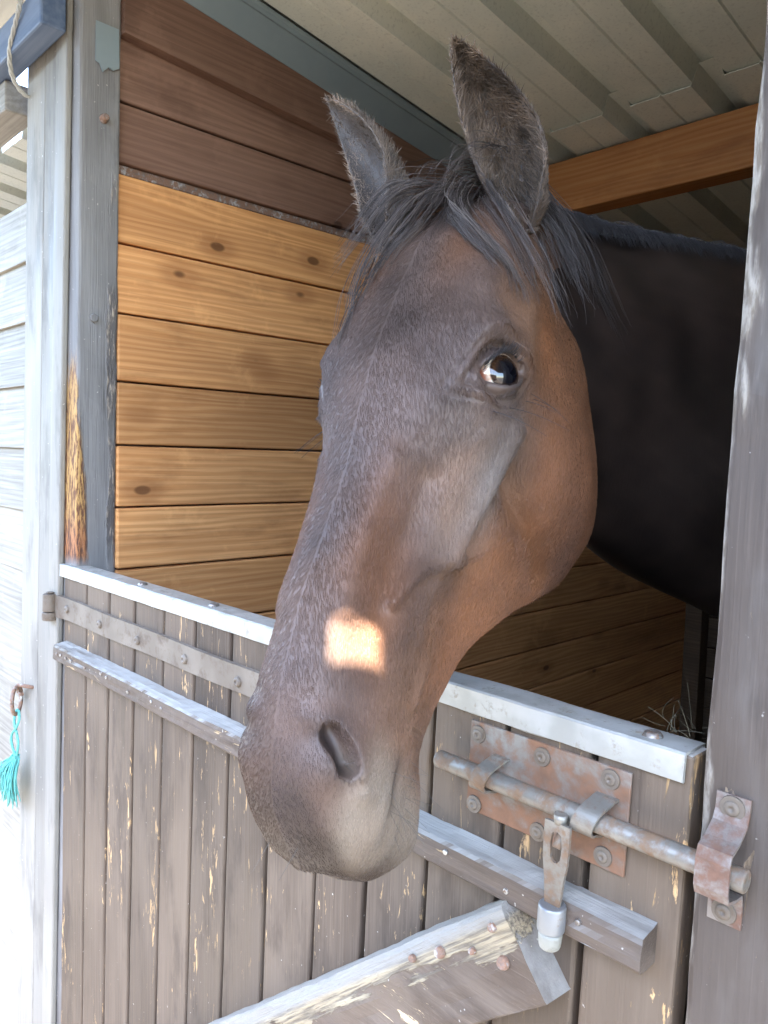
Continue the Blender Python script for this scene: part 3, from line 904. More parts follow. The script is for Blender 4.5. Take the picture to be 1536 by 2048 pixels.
NOSTRIL = [(.045, .518, -.031), (.0510, .525, -.041), (.0535, .534, -.049)]
EYE_R = .0235
eyes = []
for s in (-1, 1):
    X = lambda l: [(s * a, b, c) for a, b, c in l]
    ridge(X([(.080, .170, -.022), (.096, .195, -.026), (.092, .222, -.034)]), .015, .0075)          # brow over the eye
    blob((s * .092, .214, -.030), (.016, .020, .016), .0045)
    blob((s * .083, .135, -.035), (.02, .026, .02), -.006)                                         # hollow above the eye
    ridge(X([(.094, .165, -.060), (.094, .120, -.066), (.084, .07, -.060)]), .014, .0045)           # cheek arch towards the ear
    ridge(X([(.091, .235, -.082), (.084, .275, -.086), (.072, .32, -.088), (.063, .352, -.087)]), .010, .0095)   # facial crest
    blob((s * .085, .195, -.175), (.05, .075, .065), .012)                                        # masseter
    blob((s * .072, .215, -.225), (.04, .05, .035), .004)
    ridge(X([(.078, .262, -.105), (.074, .280, -.140), (.064, .285, -.185), (.060, .300, -.215)]), .011, -.0075)  # its front edge
    blob((s * .058, .335, -.045), (.03, .06, .028), -.0035)
    blob((s * .055, .36, -.115), (.03, .05, .022), -.004)
    ridge(X([(.062, .356, -.090), (.055, .385, -.085), (.050, .42, -.090)]), .007, .0022)
    ridge(X([(.063, .345, -.098), (.058, .365, -.110), (.053, .395, -.116), (.048, .43, -.110), (.048, .47, -.100)]), .0046, .0062)  # vein
    ridge(X([(.060, .350, -.100), (.056, .335, -.118), (.058, .31, -.135)]), .0046, .0058)
    ridge(X([(.056, .36, -.080), (.050, .38, -.062), (.045, .41, -.050)]), .0046, .0050)
    ridge(X([(.052, .40, -.13), (.047, .45, -.128), (.046, .49, -.120)]), .008, -.0035)
    ridge(X([(.036, .30, -.008), (.031, .36, -.014), (.028, .43, -.018)]), .008, .0030)        # edge of the nasal bone
    ridge(X([(.050, .31, -.040), (.044, .36, -.042), (.040, .42, -.040)]), .012, -.0050)
    for q_ in range(4):                                                                       # wrinkles over the eye
        ridge(X([(.060 + .006 * q_, .165 + .010 * q_, -.002 - .004 * q_), (.078 + .004 * q_, .150 + .016 * q_, -.018 - .003 * q_), (.088, .152 + .018 * q_, -.026)]), .0032, .0017 * (-1) ** q_)
    ridge(X([(.085, .255, -.045), (.078, .272, -.040), (.068, .286, -.034)]), .004, -.0022)    # tear crease
    ridge(X([(.086, .262, -.052), (.078, .280, -.047)]), .0045, .0020)
    for q_ in range(5):                                                                       # creases by the mouth corner
        ridge(X([(.047, .500 - .010 * q_, -.104 - .002 * q_), (.046, .492 - .010 * q_, -.122), (.043, .492 - .011 * q_, -.140)]), .0034, .0016 * (-1) ** q_)
    # nostril: raised rim, then the comma-shaped opening
    ridge(X([(.030, .512, -.020), (.048, .508, -.032), (.060, .522, -.052), (.058, .545, -.068)]), .010, .0045)
    blob((s * .036, .538, -.040), (.018, .024, .018), .0055)
    n_ = gnormals(G); d_ = polydist(G, smooth_line(X([(q[0], q[1], q[2]) for q in NOSTRIL])))
    G = G - n_ * (.0175 * np.exp(-(d_ / .0062) ** 4))[..., None]
    ridge(X([(.052, .508, -.026), (.0615, .520, -.044), (.062, .536, -.058)]), .005, .0032)
    # mouth slit and lips
    ridge(X([(.0, .596, -.108), (.024, .587, -.108), (.041, .566, -.108), (.048, .545, -.106), (.049, .525, -.103), (.048, .510, -.100)]), .0046, -.0105)
    ridge(X([(.0, .596, -.096), (.028, .584, -.096), (.044, .562, -.096), (.051, .545, -.095)]), .010, .0030)
    ridge(X([(.0, .590, -.124), (.026, .580, -.124), (.042, .560, -.123), (.047, .538, -.120)]), .010, .0035)
    blob((s * .012, .565, -.176), (.03, .026, .02), .006)
    blob((s * .040, .500, -.140), (.02, .03, .018), -.004)
    blob((s * .047, .500, -.113), (.015, .014, .014), .0025)
    # eye: lids laid over the eyeball with an almond opening
    E = np.array([s * .0768, .203, -.049])
    nrm_ = np.array([s * .93, .04, .36]); nrm_ /= np.linalg.norm(nrm_)
    yv = np.array([0, 1., 0]); yv -= nrm_ * (yv @ nrm_); yv /= np.linalg.norm(yv)
    zv = np.array([0, 0, 1.]); zv -= nrm_ * (zv @ nrm_) + yv * (zv @ yv); zv /= np.linalg.norm(zv)
    u = math.cos(R(48)) * yv + math.sin(R(48)) * zv      # towards the front corner
    v = -math.sin(R(48)) * yv + math.cos(R(48)) * zv     # towards the brow
    Q = G - E
    uu, vv, nn = Q @ u, Q @ v, Q @ nrm_
    side = (nn > -.02)
    a_, bu, bl = .0225, .0142, .0122
    vs_ = np.where(vv > 0, vv / bu, vv / bl)
    rho = np.sqrt((uu / a_) ** 2 + (vs_ * (1 + .25 * (uu / a_) ** 2)) ** 2)
    dist = np.sqrt(uu ** 2 + vv ** 2)
    rs = EYE_R + .0028
    shell = np.sqrt(np.maximum(rs ** 2 - np.minimum(dist, rs * .93) ** 2, 0))
    lidw = np.clip(1 - (dist - .021) / .018, 0, 1); lidw = lidw * lidw * (3 - 2 * lidw)
    tgt = np.maximum(nn * .35 + shell * .65, shell)
    new = nn * (1 - lidw) + (shell * .85 + nn * .15) * lidw
    fold = .0022 * np.exp(-((rho - 1.28) / .16) ** 2) - .0024 * np.exp(-((rho - 1.72) / .16) ** 2) + .0014 * np.exp(-((rho - 2.1) / .18) ** 2) - .0012 * np.exp(-((rho - 2.5) / .18) ** 2)
    new = new + fold * (vv > -.03)
    inn = np.clip((1.06 - rho) / .10, 0, 1)
    new = new * (1 - inn) + (shell - .012) * inn
    G = np.where((side & (dist < .06))[..., None], G + nrm_ * (new - nn)[..., None], G)
    eyes.append((s, E, nrm_, u, v))
# fine creases: a little skin unevenness
nG = gnormals(G)
amp = np.zeros(G.shape[:2])
for f, a in ((18, .0016), (45, .0006)):
    ph = rng.uniform(0, 6, 6)
    amp += a * np.sin(G[..., 1] * f * 2 + ph[0] + 2 * np.sin(G[..., 2] * f + ph[1])) * np.sin(G[..., 2] * f * 1.3 + ph[2] + np.abs(G[..., 0]) * f)
G = G + nG * amp[..., None]

hv, hf, hreg = [], [], []          # verts (world), faces, region per vertex: 0 head 1 neck/body 2 ear outer 3 ear inner
def add_grid(P, reg, closed_v=True, cap0=False, cap1=False, flip=False):
    P = np.asarray(P, float); nu, nv = P.shape[:2]; o = sum(len(a) for a in hv)
    hv.append(P.reshape(-1, 3)); hreg.append(np.broadcast_to(np.asarray(reg), (nu * nv,)).copy() if np.ndim(reg) == 0 else np.asarray(reg).ravel())
    i = np.arange(nu - 1)[:, None]; j = np.arange(nv if closed_v else nv - 1)[None, :]
    j2 = (j + 1) % nv
    F = np.stack(np.broadcast_arrays(o + i * nv + j, o + i * nv + j2, o + (i + 1) * nv + j2, o + (i + 1) * nv + j), -1).reshape(-1, 4)
    hf.extend(F.tolist())
    if cap0: hf.append([o + k for k in range(nv)][::-1])
    if cap1: hf.append([o + (nu - 1) * nv + k for k in range(nv)])
add_grid(h2w(G), 0, cap0=True, cap1=True)

# neck and trunk: centre, half width, half height
NK = np.array([
 (-.520, .060, .180, .052, .085), (-.518, .110, .165, .064, .112), (-.512, .180, .130, .072, .145), (-.500, .280, .098, .078, .180), (-.480, .400, .070, .088, .215),
 (-.440, .560, .040, .105, .250), (-.385, .740, .000, .140, .290), (-.290, .930, -.090, .200, .360), (-.185, 1.150, -.190, .260, .420),
 (-.080, 1.450, -.230, .290, .430), (.020, 1.780, -.200, .300, .410), (.110, 2.080, -.160, .285, .390), (.160, 2.260, -.150, .200, .300), (.180, 2.340, -.150, .060, .120)])
NKs = catmull(NK, 150, False)
tang = np.gradient(NKs[:, :3], axis=0); tang /= np.linalg.norm(tang, axis=1, keepdims=True)
lat = np.cross(tang, np.array([0, 0, 1.])); lat /= np.linalg.norm(lat, axis=1, keepdims=True)
upn = np.cross(lat, tang)
th = np.linspace(0, 2 * np.pi, 96, endpoint=False)
sw = np.sin(th); ch = np.cos(th)
pw = np.sign(sw) * np.abs(sw) ** .9
taper = 1 - .45 * np.clip(ch, 0, 1) ** 1.5       # thinner towards the crest
bodyfrac = np.clip((NKs[:, 1] - .7) / .4, 0, 1)[:, None]
wid = taper[None, :] * (1 - bodyfrac) + (1 - .15 * np.clip(ch, 0, 1))[None, :] * bodyfrac
NP = NKs[:, None, :3] + lat[:, None, :] * (NKs[:, 3, None] * pw[None, :] * wid)[..., None] + upn[:, None, :] * (NKs[:, 4, None] * ch[None, :])[..., None]
NP = NP + lat[:, None, :] * (.010 * np.sin(NP[..., 1:2] * 13 - NP[..., 2:3] * 11 + 1.0) * np.sin(NP[..., 2:3] * 16 + NP[..., 1:2] * 4))
add_grid(NP, 1, cap0=True, cap1=True)
def leg(pts):
    A = catmull(np.array(pts, float), 40, False)
    t8 = np.linspace(0, 2 * np.pi, 20, endpoint=False)
    P = np.stack([np.stack([a[0] + a[3] * np.cos(t8), a[1] + a[4] * np.sin(t8), np.full(20, a[2])], -1) for a in A])
    add_grid(P, 1, cap0=True, cap1=True)
for sx in (-.16, .16):
    x = -.20 + sx
    leg([(x, 1.0, -.35, .10, .13), (x, .99, -.60, .075, .095), (x, .985, -.80, .05, .06), (x, .98, -.93, .042, .046), (x, .985, -1.10, .03, .036), (x, .985, -1.26, .036, .042), (x, .965, -1.35, .03, .034), (x, .95, -1.385, .045, .052), (x, .94, -1.459, .056, .066)])
    x = .11 + sx
    leg([(x, 2.0, -.30, .13, .20), (x, 2.0, -.55, .11, .16), (x, 2.06, -.75, .065, .085), (x, 2.16, -.90, .045, .06), (x, 2.17, -1.10, .034, .04), (x, 2.16, -1.27, .038, .043), (x, 2.14, -1.35, .032, .036), (x, 2.12, -1.39, .046, .052), (x, 2.11, -1.459, .056, .064)])

# ears: a folded leaf with thickness
def ear(base, tip, opening, bow, wmax=.037, base_r=.024):
    base, tip = np.array(base, float), np.array(tip, float)
    A = tip - base; L = np.linalg.norm(A); A /= L
    F = np.array(opening, float); F -= A * (F @ A); F /= np.linalg.norm(F)
    Wd = np.cross(A, F)
    nt, nphi = 70, 40
    T = np.linspace(0, 1, nt)
    wp = np.interp(T, [-.0, .10, .22, .36, .50, .65, .78, .9, .97, 1.0], [.22, .70, .82, .97, 1.0, .90, .70, .42, .22, .02]) * wmax
    Ph = np.radians(np.interp(T, [0, .12, .26, .5, .8, 1], [165, 150, 122, 92, 78, 70]))
    outer, inner = [], []
    for t_, w_, ph in zip(T, wp, Ph):
        c = base + A * L * t_ + Wd * bow[0] * math.sin(math.pi * t_) + F * bow[1] * math.sin(math.pi * t_)
        r_ = w_ / max(math.sin(min(ph, math.pi / 2)), .5)
        a = np.linspace(-ph, ph, nphi)
        dirs = np.sin(a)[:, None] * Wd - np.cos(a)[:, None] * F
        squash = r_
        off = c - F * 0.0
        thick = .0045 * (1 - .6 * t_)
        edge = 1 - (np.abs(a) / ph) ** 6
        o_ = off + dirs * squash
        i_ = off + dirs * (squash - (thick * (.25 + .75 * edge))[:, None])
        outer.append(o_); inner.append(i_[::-1])
    P = np.concatenate([np.array(outer), np.array(inner)], axis=1)
    reg = np.concatenate([np.full((nt, nphi), 2), np.full((nt, nphi), 3)], axis=1)
    add_grid(P, reg, cap0=True, cap1=True)
    return A
EARS = [((-.4630, .0790, .2170), (-.514, .022, .397), (.66, -.74, -.1), (.013, -.004), .0345),
        ((-.606, .055, .215), (-.712, .030, .402), (-.25, -.95, 0), (.006, -.004), .033)]
ear_axes = [ear(*e) for e in EARS]
HV = np.concatenate(hv); HREG = np.concatenate(hreg)

# coat colour by place on the animal (dark bay, rusty cheeks, mealy muzzle); grey cheek, dark neck, nostrils and mouth slit
def nostril_dist(L, s):
    d = np.full(len(L), 1e9)
    for k in (0, .005, .010, .015, .019):
        d = np.minimum(d, polydist(L, [(s * (a - k * .9), b, c - k * .3) for a, b, c in NOSTRIL]))
    return d
def sstep(x, a, b):
    t_ = np.clip((x - a) / (b - a), 0, 1); return t_ * t_ * (3 - 2 * t_)
def wob(P, f, seed):
    r_ = np.random.default_rng(seed); o = np.zeros(len(P))
    for k in range(5):
        d = r_.normal(size=3); d /= np.linalg.norm(d)
        o += np.sin((P @ d) * f * (1 + .5 * k) + r_.uniform(0, 6)) / (1 + .4 * k)
    return o / 2.2
def coat_colour(Pw, reg):
    L = w2h(Pw); ax = np.abs(L[:, 0]); y = L[:, 1]; z = L[:, 2]
    n1 = wob(L, 38, 1); n2 = wob(L, 95, 2)
    dark = np.array([.088, .056, .043]); brown = np.array([.145, .076, .043]); rust = np.array([.180, .072, .029]); mealy = np.array([.205, .166, .125]); grey = np.array([.105, .090, .079]); black = np.array([.012, .011, .013])
    c = np.tile(dark, (len(Pw), 1))
    def mixc(c, col, f): return c * (1 - f[:, None]) + col * f[:, None]
    n3 = wob(L * np.array([1, .6, 1]), 26, 9)
    c = mixc(c, brown, np.clip(sstep(-z + .016 * n1, .03, .10) * .9 + sstep(n3, .15, .9) * .6, 0, 1))
    c = mixc(c, dark * .62, sstep(-n3, .3, 1.0) * .5)
    c = mixc(c, rust, np.exp(-((y - .375) / .06) ** 2 - ((ax - .036) / .016) ** 2) * .55)
    c = mixc(c, rust, sstep(-z + .015 * n1, .085, .15) * sstep(y, .02, .08) * (1 - sstep(y, .42, .50)) * .8)
    c = mixc(c, rust * 1.1, np.exp(-((y - .12) / .07) ** 2 - ((z + .105) / .024) ** 2) * .9)
    c = mixc(c, grey * 1.2, np.exp(-((y - .285) / .065) ** 2 - ((z + .082 + .010 * n1) / .034) ** 2) * .8)
    c = mixc(c, rust * .9, np.exp(-((y - .08) / .05) ** 2 - ((ax - .045) / .02) ** 2) * sstep(z, -.05, -.01) * .55)
    c = mixc(c, rust * .8, np.exp(-((y - .42) / .05) ** 2 - ((z + .045) / .018) ** 2) * .6)
    c = mixc(c, mealy, sstep(y + .02 * n1, .50, .555) * sstep(-z + .01 * n1, .045, .075) * .75)
    c = mixc(c, dark * .5, sstep(y + .01 * n1, .525, .565) * (1 - sstep(ax + .01 * n1, .022, .044)) * .85)
    c = mixc(c, dark * .8, sstep(y, .50, .54) * sstep(z, -.045, -.020) * .6)
    c = mixc(c, black * 1.2, np.exp(-(np.minimum(nostril_dist(L, -1), nostril_dist(L, 1)) / .009) ** 2) * .8)
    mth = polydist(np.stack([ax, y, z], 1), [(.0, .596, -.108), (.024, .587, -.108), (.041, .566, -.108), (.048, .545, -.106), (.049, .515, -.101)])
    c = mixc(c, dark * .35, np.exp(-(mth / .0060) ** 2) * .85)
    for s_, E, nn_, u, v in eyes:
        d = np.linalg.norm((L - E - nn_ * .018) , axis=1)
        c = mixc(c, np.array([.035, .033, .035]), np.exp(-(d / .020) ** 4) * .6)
    c = c * (1 + .22 * n1 + .12 * n2)[:, None]
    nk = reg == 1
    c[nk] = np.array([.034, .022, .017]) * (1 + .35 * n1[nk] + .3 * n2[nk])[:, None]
    c[reg == 2] = np.array([.10, .082, .072])
    c[reg == 3] = np.array([.045, .035, .030])
    return np.clip(c, .006, .5)
COL = coat_colour(HV, HREG)

me = bpy.data.meshes.new('horse')
me.from_pydata(HV.tolist(), [], hf)
me.polygons.foreach_set('use_smooth', np.ones(len(me.polygons), bool))
at = me.color_attributes.new('coat', 'FLOAT_COLOR', 'POINT')
at.data.foreach_set('color', np.concatenate([COL, np.ones((len(COL), 1))], 1).astype(np.float32).ravel())
bmx = bmesh.new(); bmx.from_mesh(me); bmesh.ops.recalc_face_normals(bmx, faces=bmx.faces[:]); bmx.to_mesh(me); bmx.free()
t = NT('horse_skin')
ca = t.n.new('ShaderNodeAttribute'); ca.attribute_name = 'coat'
f1 = t.noise(t.pos((420, 420, 160)), 1, 3, .6)
t.out(ca.outputs['Color'], .5, 0, t.bump(f1, .25, .0008), .35)
me.materials.append(t.m)
horse = link(bpy.data.objects.new('horse', me))
tag(horse, 'dark brown horse leaning its head out over the stable door', 'horse')

# eyes
t = NT('horse_eye')
gz = t.attr('gaze'); rd = t.attr('rim')
nz = t.noise(t.pos((260, 260, 260)), 1, 3, .6)
iris = t.mix(nz, (.016, .007, .004), (.045, .02, .009))
pup = t.mix(t.ramp(gz, .84, .93), iris, (.003, .003, .005))
scl = t.mix(t.ramp(nz, .4, .7), (.78, .68, .52), (.62, .38, .24))
col = t.mix(t.ramp(gz, .72, .77), scl, pup)
col = t.mix(rd, col, (.22, .06, .03))
t.out(col, .04, 0, None, .4)
t.b.inputs['Coat Weight'].default_value = .35; t.b.inputs['Coat Roughness'].default_value = .02
for s, E, nn_, u, v in eyes:
    gaze = nn_ * .98 + u * .02 - v * .06; gaze /= np.linalg.norm(gaze)
    P = []; ga = []; ri = []
    for i in range(41):
        a = math.pi * i / 40
        row = []
        for j in range(64):
            b = 2 * math.pi * j / 64
            d = nn_ * math.cos(a) + (u * math.cos(b) + v * math.sin(b)) * math.sin(a)
            row.append(E + d * EYE_R); ga.append(float(d @ gaze)); ri.append(float(np.clip((d @ u - .66) / .16, 0, 1)))
        P.append(row)
    mb = MB(); mb.grid([[Vector(h2w(p)) for p in row] for row in P], closed_v=True)
    ob = mb.build('eye', t.m, horse)
    for nm, arr in (('gaze', ga), ('rim', ri)):
        q = ob.data.attributes.new(nm, 'FLOAT', 'POINT'); q.data.foreach_set('value', np.array(arr, np.float32))

# ------------------------------------------------------------------ hair
def hair_object(name, P, radii, cols, mat, parent):
    """P: (n, k, 3) strands"""
    n, k = P.shape[:2]
    hc = bpy.data.hair_curves.new(name)
    hc.add_curves([k] * n)
    hc.attributes['position'].data.foreach_set('vector', P.astype(np.float32).ravel())
    ra = hc.attributes.get('radius') or hc.attributes.new('radius', 'FLOAT', 'POINT')
    ra.data.foreach_set('value', np.broadcast_to(radii, (n, k)).astype(np.float32).ravel())
    ca_ = hc.attributes.new('coat', 'FLOAT_COLOR', 'CURVE')
    ca_.data.foreach_set('color', np.concatenate([cols, np.ones((n, 1))], 1).astype(np.float32).ravel())
    hc.materials.append(mat)
    return link(bpy.data.objects.new(name, hc), parent)
t = NT('horse_hair')
ca = t.n.new('ShaderNodeAttribute'); ca.attribute_name = 'coat'
HAIR = t.out(ca.outputs['Color'], .45, 0, None, .28)

tri = []
for f in hf:
    if len(f) == 4: tri.append((f[0], f[1], f[2])); tri.append((f[0], f[2], f[3]))
tri = np.array(tri)
A_, B_, C_ = HV[tri[:, 0]], HV[tri[:, 1]], HV[tri[:, 2]]
nrm = np.cross(B_ - A_, C_ - A_); area = np.linalg.norm(nrm, axis=1) / 2
vn = np.zeros((len(me.vertices), 3), np.float32).ravel(); me.vertices.foreach_get('normal', vn); vn = vn.reshape(-1, 3)
treg = HREG[tri[:, 0]]
def sample(mask, n):
    w = area * mask; i = rng.choice(len(tri), n, p=w / w.sum())
    a, b = rng.random(n), rng.random(n); fl = a + b > 1; a[fl] = 1 - a[fl]; b[fl] = 1 - b[fl]
    P = A_[i] + a[:, None] * (B_[i] - A_[i]) + b[:, None] * (C_[i] - A_[i])
    N = vn[tri[i, 0]] + .0; N /= np.linalg.norm(N, axis=1, keepdims=True) + 1e-9
    return P, N, treg[i]
def strands(P, N, D, length, lift, k=4, jit=.18, curl=0.0):
    n = len(P)
    D = D - N * (D * N).sum(1, keepdims=True); D /= np.linalg.norm(D, axis=1, keepdims=True) + 1e-9
    D = D + rng.normal(size=D.shape) * jit; D /= np.linalg.norm(D, axis=1, keepdims=True)
    out = np.zeros((n, k, 3)); out[:, 0] = P - N * .0004
    for i in range(1, k):
        s_ = i / (k - 1)
        out[:, i] = P + D * (length * s_)[:, None] + N * (length * lift * (s_ - .45 * s_ * s_))[:, None]
    return out
# short coat on the head
mh = (treg == 0)
cz = w2h(A_)
nearface = mh & (cz[:, 1] > -.02)
P, N, rg = sample(nearface.astype(float), 240000)
Lc = w2h(P)
keep = np.ones(len(P), bool)
for s, E, nn_, u, v in eyes:
    q = Lc - E; keep &= ~((np.abs(q @ u) < .024) & (np.abs(q @ v) < .0165) & (q @ nn_ > 0))
for s in (-1, 1):
    keep &= nostril_dist(Lc, s) > .0075
P, N, Lc = P[keep], N[keep], Lc[keep]
Dl = np.tile(np.array([0, 1.0, 0]), (len(P), 1)); Dl[:, 0] += np.sign(Lc[:, 0]) * .35; Dl[:, 2] -= .25
Dw = Dl @ HR.T
ln = rng.uniform(.0045, .0065, len(P)) * (1 - .45 * sstep(Lc[:, 1], .45, .55))
cc = coat_colour(P, np.zeros(len(P), int)) * rng.uniform(.9, 1.35, (len(P), 1))
hair_object('coat', strands(P, N, Dw, ln, .11, 4, .05), np.array([.00018, .00018, .00013, .00004]), cc, HAIR, horse)
# ear fur: short outside, long and fluffy inside
allS, allC = [], []
for reg_, n, l0, l1, lift, jit, cA in ((2, 18000, .003, .006, .28, .2, (.16, .115, .085)), (3, 18000, .005, .012, .7, .45, (.175, .125, .09))):
    P, N, rg = sample((treg == reg_).astype(float), n)
    which = (np.linalg.norm(P - np.array(EARS[0][0]), axis=1) > np.linalg.norm(P - np.array(EARS[1][0]), axis=1)).astype(int)
    D = np.array(ear_axes)[which]
    ln = rng.uniform(l0, l1, n)
    allS.append(strands(P, N, D, ln, lift, 4, jit))
    m_ = (.75 + .5 * (wob(P, 120, 5) > .2)) * rng.uniform(.6, 1.5, n)
    if reg_ == 3: m_ = m_ * np.where(wob(P, 45, 11) > .0, .45, 1.0)
    allC.append(np.array(cA)[None, :] * m_[:, None])
hair_object('ear_fur', np.concatenate(allS), np.array([.00035, .0003, .0002, .00005]), np.concatenate(allC), HAIR, horse)

from mathutils.bvhtree import BVHTree
nh = NY * NTH
bvh = BVHTree.FromPolygons(w2h(HV[:nh]).tolist(), [f for f in hf if max(f) < nh and len(f) == 4])
def drape(p, off):
    co, n, i, d = bvh.find_nearest(Vector(p))
    if co is None or d > .08: return p
    n = Vector(n)
    if n.dot(co - Vector((0, co.y, -.1))) < 0: n = -n
    sd = (Vector(p) - co).dot(n)
    if sd < off: return np.array(co + n * off)
    return p
def lock(guide, n, spread_root, spread_tip, thick, k=14, local=True, lift=.004, waver=.004, lens=(.75, 1.0)):
    g = catmull(np.array(guide, float), 30, False)
    out = []
    cl = rng.normal(size=(max(3, n // 14), 3)) * 1.1
    for _ in range(n):
        ci_ = cl[rng.integers(len(cl))]
        a = ci_ + rng.normal(size=3) * (.35 if rng.random() < .8 else 1.3); b = rng.normal(size=3)
        frac = rng.uniform(*lens)
        u_ = np.linspace(0, frac, k)
        pts = np.stack([np.interp(u_ * 29, np.arange(30), g[:, c]) for c in range(3)], 1)
        sp = spread_root + (spread_tip - spread_root) * (u_ ** 1.2)[:, None]
        pts = pts + a * sp * .6 + b * waver * np.sin(u_ * rng.uniform(3, 8) + rng.uniform(0, 6))[:, None] * u_[:, None]
        if local:
            h = lift * rng.uniform(.3, 1.6)
            pts = np.array([drape(p, h) for p in pts])
            pts[0] = pts[0] - (0, 0, .004)
            pts = h2w(pts)
        out.append(pts)
    return np.array(out)
LOCKS = [
 ([(.018, -.045, -.030), (.046, -.022, .004), (.069, -.004, .012), (.085, .022, .012), (.100, .052, .012), (.119, .075, .010)], 55, .008, .014),
 ([(.018, -.042, -.028), (.038, -.008, .004), (.050, .032, .012), (.061, .068, .012), (.062, .111, .012), (.051, .158, .010), (.044, .196, .008)], 70, .008, .012),
 ([(.014, -.040, -.026), (.022, .010, .004), (.031, .049, .012), (.044, .081, .012), (.045, .119, .012), (.045, .154, .010)], 80, .008, .011),
 ([(.010, -.038, -.024), (.011, .017, .004), (.014, .055, .012), (.026, .080, .012), (.031, .107, .012)], 70, .010, .012),
 ([(.016, -.048, -.030), (.058, -.040, .004), (.080, -.022, .008), (.096, .004, .004), (.098, .034, .0)], 35, .008, .013),
 ([(.0, -.050, -.030), (.0, .008, .006), (-.006, .046, .014), (-.008, .076, .014)], 60, .014, .014),
 ([(-.008, -.045, -.026), (-.030, .034, .004), (-.056, .068, .002), (-.073, .088, -.016), (-.084, .102, -.036), (-.088, .120, -.046)], 70, .008, .006),
 ([(-.005, -.042, -.024), (-.026, .034, .006), (-.050, .072, .004), (-.066, .092, -.008), (-.074, .106, -.018)], 80, .007, .006),
 ([(-.012, -.050, -.030), (-.045, .010, -.010), (-.070, .050, -.024), (-.086, .080, -.050), (-.092, .104, -.066)], 60, .008, .010),
 ([(.0, -.060, -.038), (.0, -.035, -.012), (.0, -.010, .004), (.0, .020, .010)], 200, .022, .020),
]
fs, fc = [], []
for g, n, s0, s1 in LOCKS:
    n = int(n * .62)
    fs.append(lock(g, n, s0, s1, 1))
    fc.append(np.array([.044, .034, .030])[None] * rng.uniform(.4, 2.6, (n, 1)) + np.array([.05, .04, .03])[None] * (rng.random((n, 1)) < .12))
hair_object('forelock', np.concatenate(fs), np.linspace(.00034, .00012, 14), np.concatenate(fc), HAIR, horse)
# mane: tufts behind the near ear and the short mane lying along the crest
ms, mc = [], []
for g, n in (([(-.474, .098, .262), (-.456, .108, .238), (-.440, .114, .208), (-.428, .120, .172), (-.420, .126, .140)], 45),
             ([(-.462, .092, .240), (-.446, .100, .215), (-.434, .106, .190), (-.424, .112, .165)], 40),
             ([(-.490, .112, .272), (-.478, .140, .250), (-.466, .168, .222), (-.458, .188, .190), (-.450, .206, .156), (-.444, .222, .130)], 70),
             ([(-.484, .105, .268), (-.468, .130, .238), (-.460, .150, .206), (-.452, .165, .174)], 60),
             ([(-.500, .130, .275), (-.484, .172, .254), (-.474, .204, .228), (-.466, .222, .196), (-.458, .234, .162)], 70)):
    ms.append(lock(g, n, .010, .012, 1, local=False)); mc.append(np.array([.05, .04, .036])[None] * rng.uniform(.5, 1.8, (n, 1)))
n = 5000
yy = rng.uniform(.09, 1.0, n)
ci = np.interp(yy, NKs[:, 1], np.arange(len(NKs)))
cen = np.stack([np.interp(ci, np.arange(len(NKs)), NKs[:, c]) for c in range(5)], 1)
root = cen[:, :3].copy(); root[:, 2] += cen[:, 4] * .995; root[:, 0] += rng.normal(0, .007, n)
ln = rng.uniform(.012, .036, n)
side = 1.0
u_ = np.linspace(0, 1, 14)
dirx = rng.uniform(.45, .95, n); diry = rng.normal(.15, .35, n)
st_ = root[:, None, :] + np.stack([(ln * dirx)[:, None] * u_ ** .8, (ln * diry)[:, None] * u_, ln[:, None] * (.22 * u_ - .95 * u_ ** 2)], -1)
ms.append(st_); mc.append(np.array([.04, .036, .038])[None] * rng.uniform(.4, 1.6, (n, 1)))
hair_object('mane', np.concatenate(ms), np.linspace(.00034, .00012, 14), np.concatenate(mc), HAIR, horse)
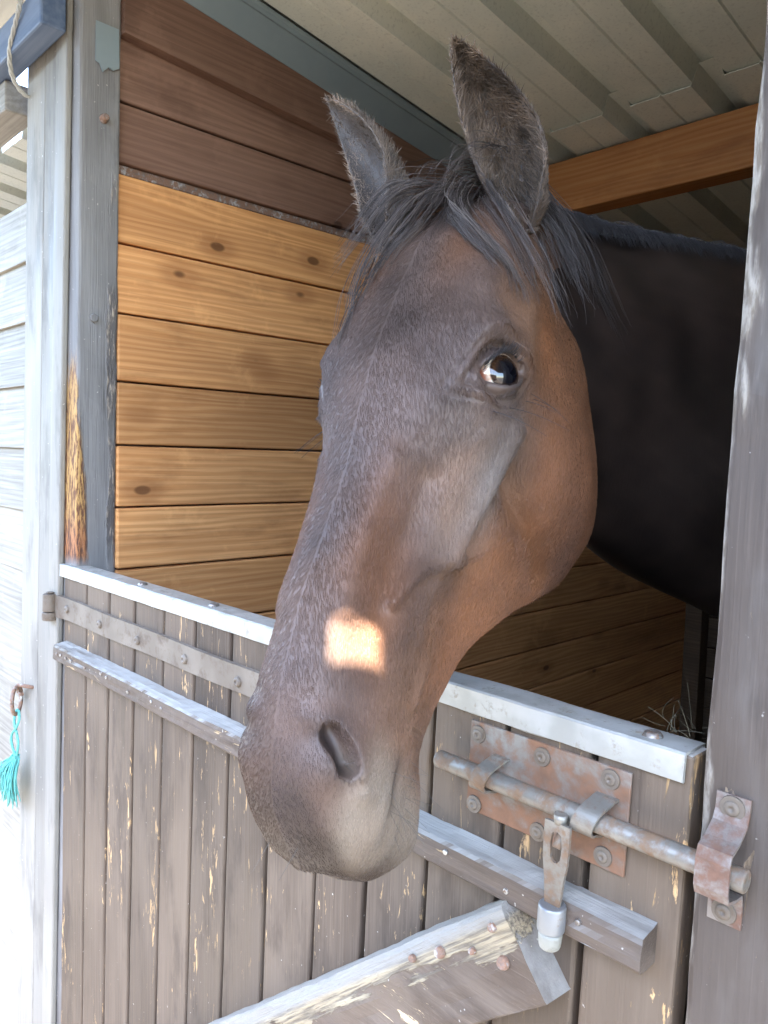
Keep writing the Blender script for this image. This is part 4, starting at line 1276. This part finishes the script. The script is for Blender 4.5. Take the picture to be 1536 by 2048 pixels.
# eyelashes and long feeler hairs
ls, lc = [], []
for s, E, nn_, u, v in eyes:
    for i in range(70):
        a = rng.uniform(-.95, .95)
        p0 = E + u * .0215 * a + v * (.0135 * math.sqrt(max(0, 1 - a * a)) + .001); q = p0 - E; p0 = E + q + nn_ * (math.sqrt(max(1e-6, (EYE_R + .0028) ** 2 - q @ q)))
        d = nn_ * rng.uniform(.5, .9) + v * rng.uniform(-.15, .35) - u * rng.uniform(-.1, .5); l = rng.uniform(.008, .015)
        ls.append([p0 + d * l * k_ + v * (.25 * l * k_ * k_) for k_ in np.linspace(0, 1, 6)])
    for i in range(5):
        p0 = E + u * rng.uniform(-.03, .03) - v * rng.uniform(.020, .032) + nn_ * .012; l = rng.uniform(.03, .06)
        d = nn_ * .8 + u * rng.uniform(-.2, .5) - v * .4
        ls.append([p0 + d * l * k_ - v * (.2 * l * k_ * k_) for k_ in np.linspace(0, 1, 6)])
ls = h2w(np.array(ls))
hair_object('eyelashes', ls, np.linspace(.0003, .00012, 6), np.tile([.03, .028, .03], (len(ls), 1)), HAIR, horse)

# feeler hairs on lips and chin
ws = []
for i in range(36):
    sx = rng.choice([-1, 1]); a = rng.random()
    p0 = np.array([sx * rng.uniform(.005, .05), rng.uniform(.50, .575), -.06 - rng.uniform(.02, .10)])
    co, n_, k_, d_ = bvh.find_nearest(Vector(p0)); n_ = np.array(n_)
    if n_ @ (np.array(co) - np.array([0, co.y, -.1])) < 0: n_ = -n_
    l = rng.uniform(.010, .035); d = n_ + np.array([0, .5, -.2]) + rng.normal(0, .25, 3)
    ws.append([np.array(co) + d * l * q for q in np.linspace(0, 1, 5)] )
hair_object('whiskers', h2w(np.array(ws)), np.linspace(.00022, .00010, 5), np.tile([.10, .085, .07], (len(ws), 1)), HAIR, horse)
# dry hay wisps caught on the door beside the right post
hs = []
for i in range(16):
    p0 = np.array([-.262 + rng.normal(0, .014), .030 + rng.uniform(-.01, .03), -.2125 + rng.uniform(-.002, .004)])
    d = np.array([rng.normal(0, .5), rng.normal(0, .4), abs(rng.normal(.6, .5))]); d /= np.linalg.norm(d); l = rng.uniform(.010, .032)
    b_ = rng.normal(0, .4, 3)
    hs.append([p0 + d * l * q + b_ * l * q * q * .6 for q in np.linspace(0, 1, 6)])
hw = hair_object('hay_wisps', np.array(hs), np.linspace(.00022, .00012, 6), np.array([.12, .10, .06])[None] * rng.uniform(.4, 1.3, (len(hs), 1)), HAIR, None)
tag(hw, 'few dry hay wisps stuck on the door top beside the right post', 'hay', kind='stuff')
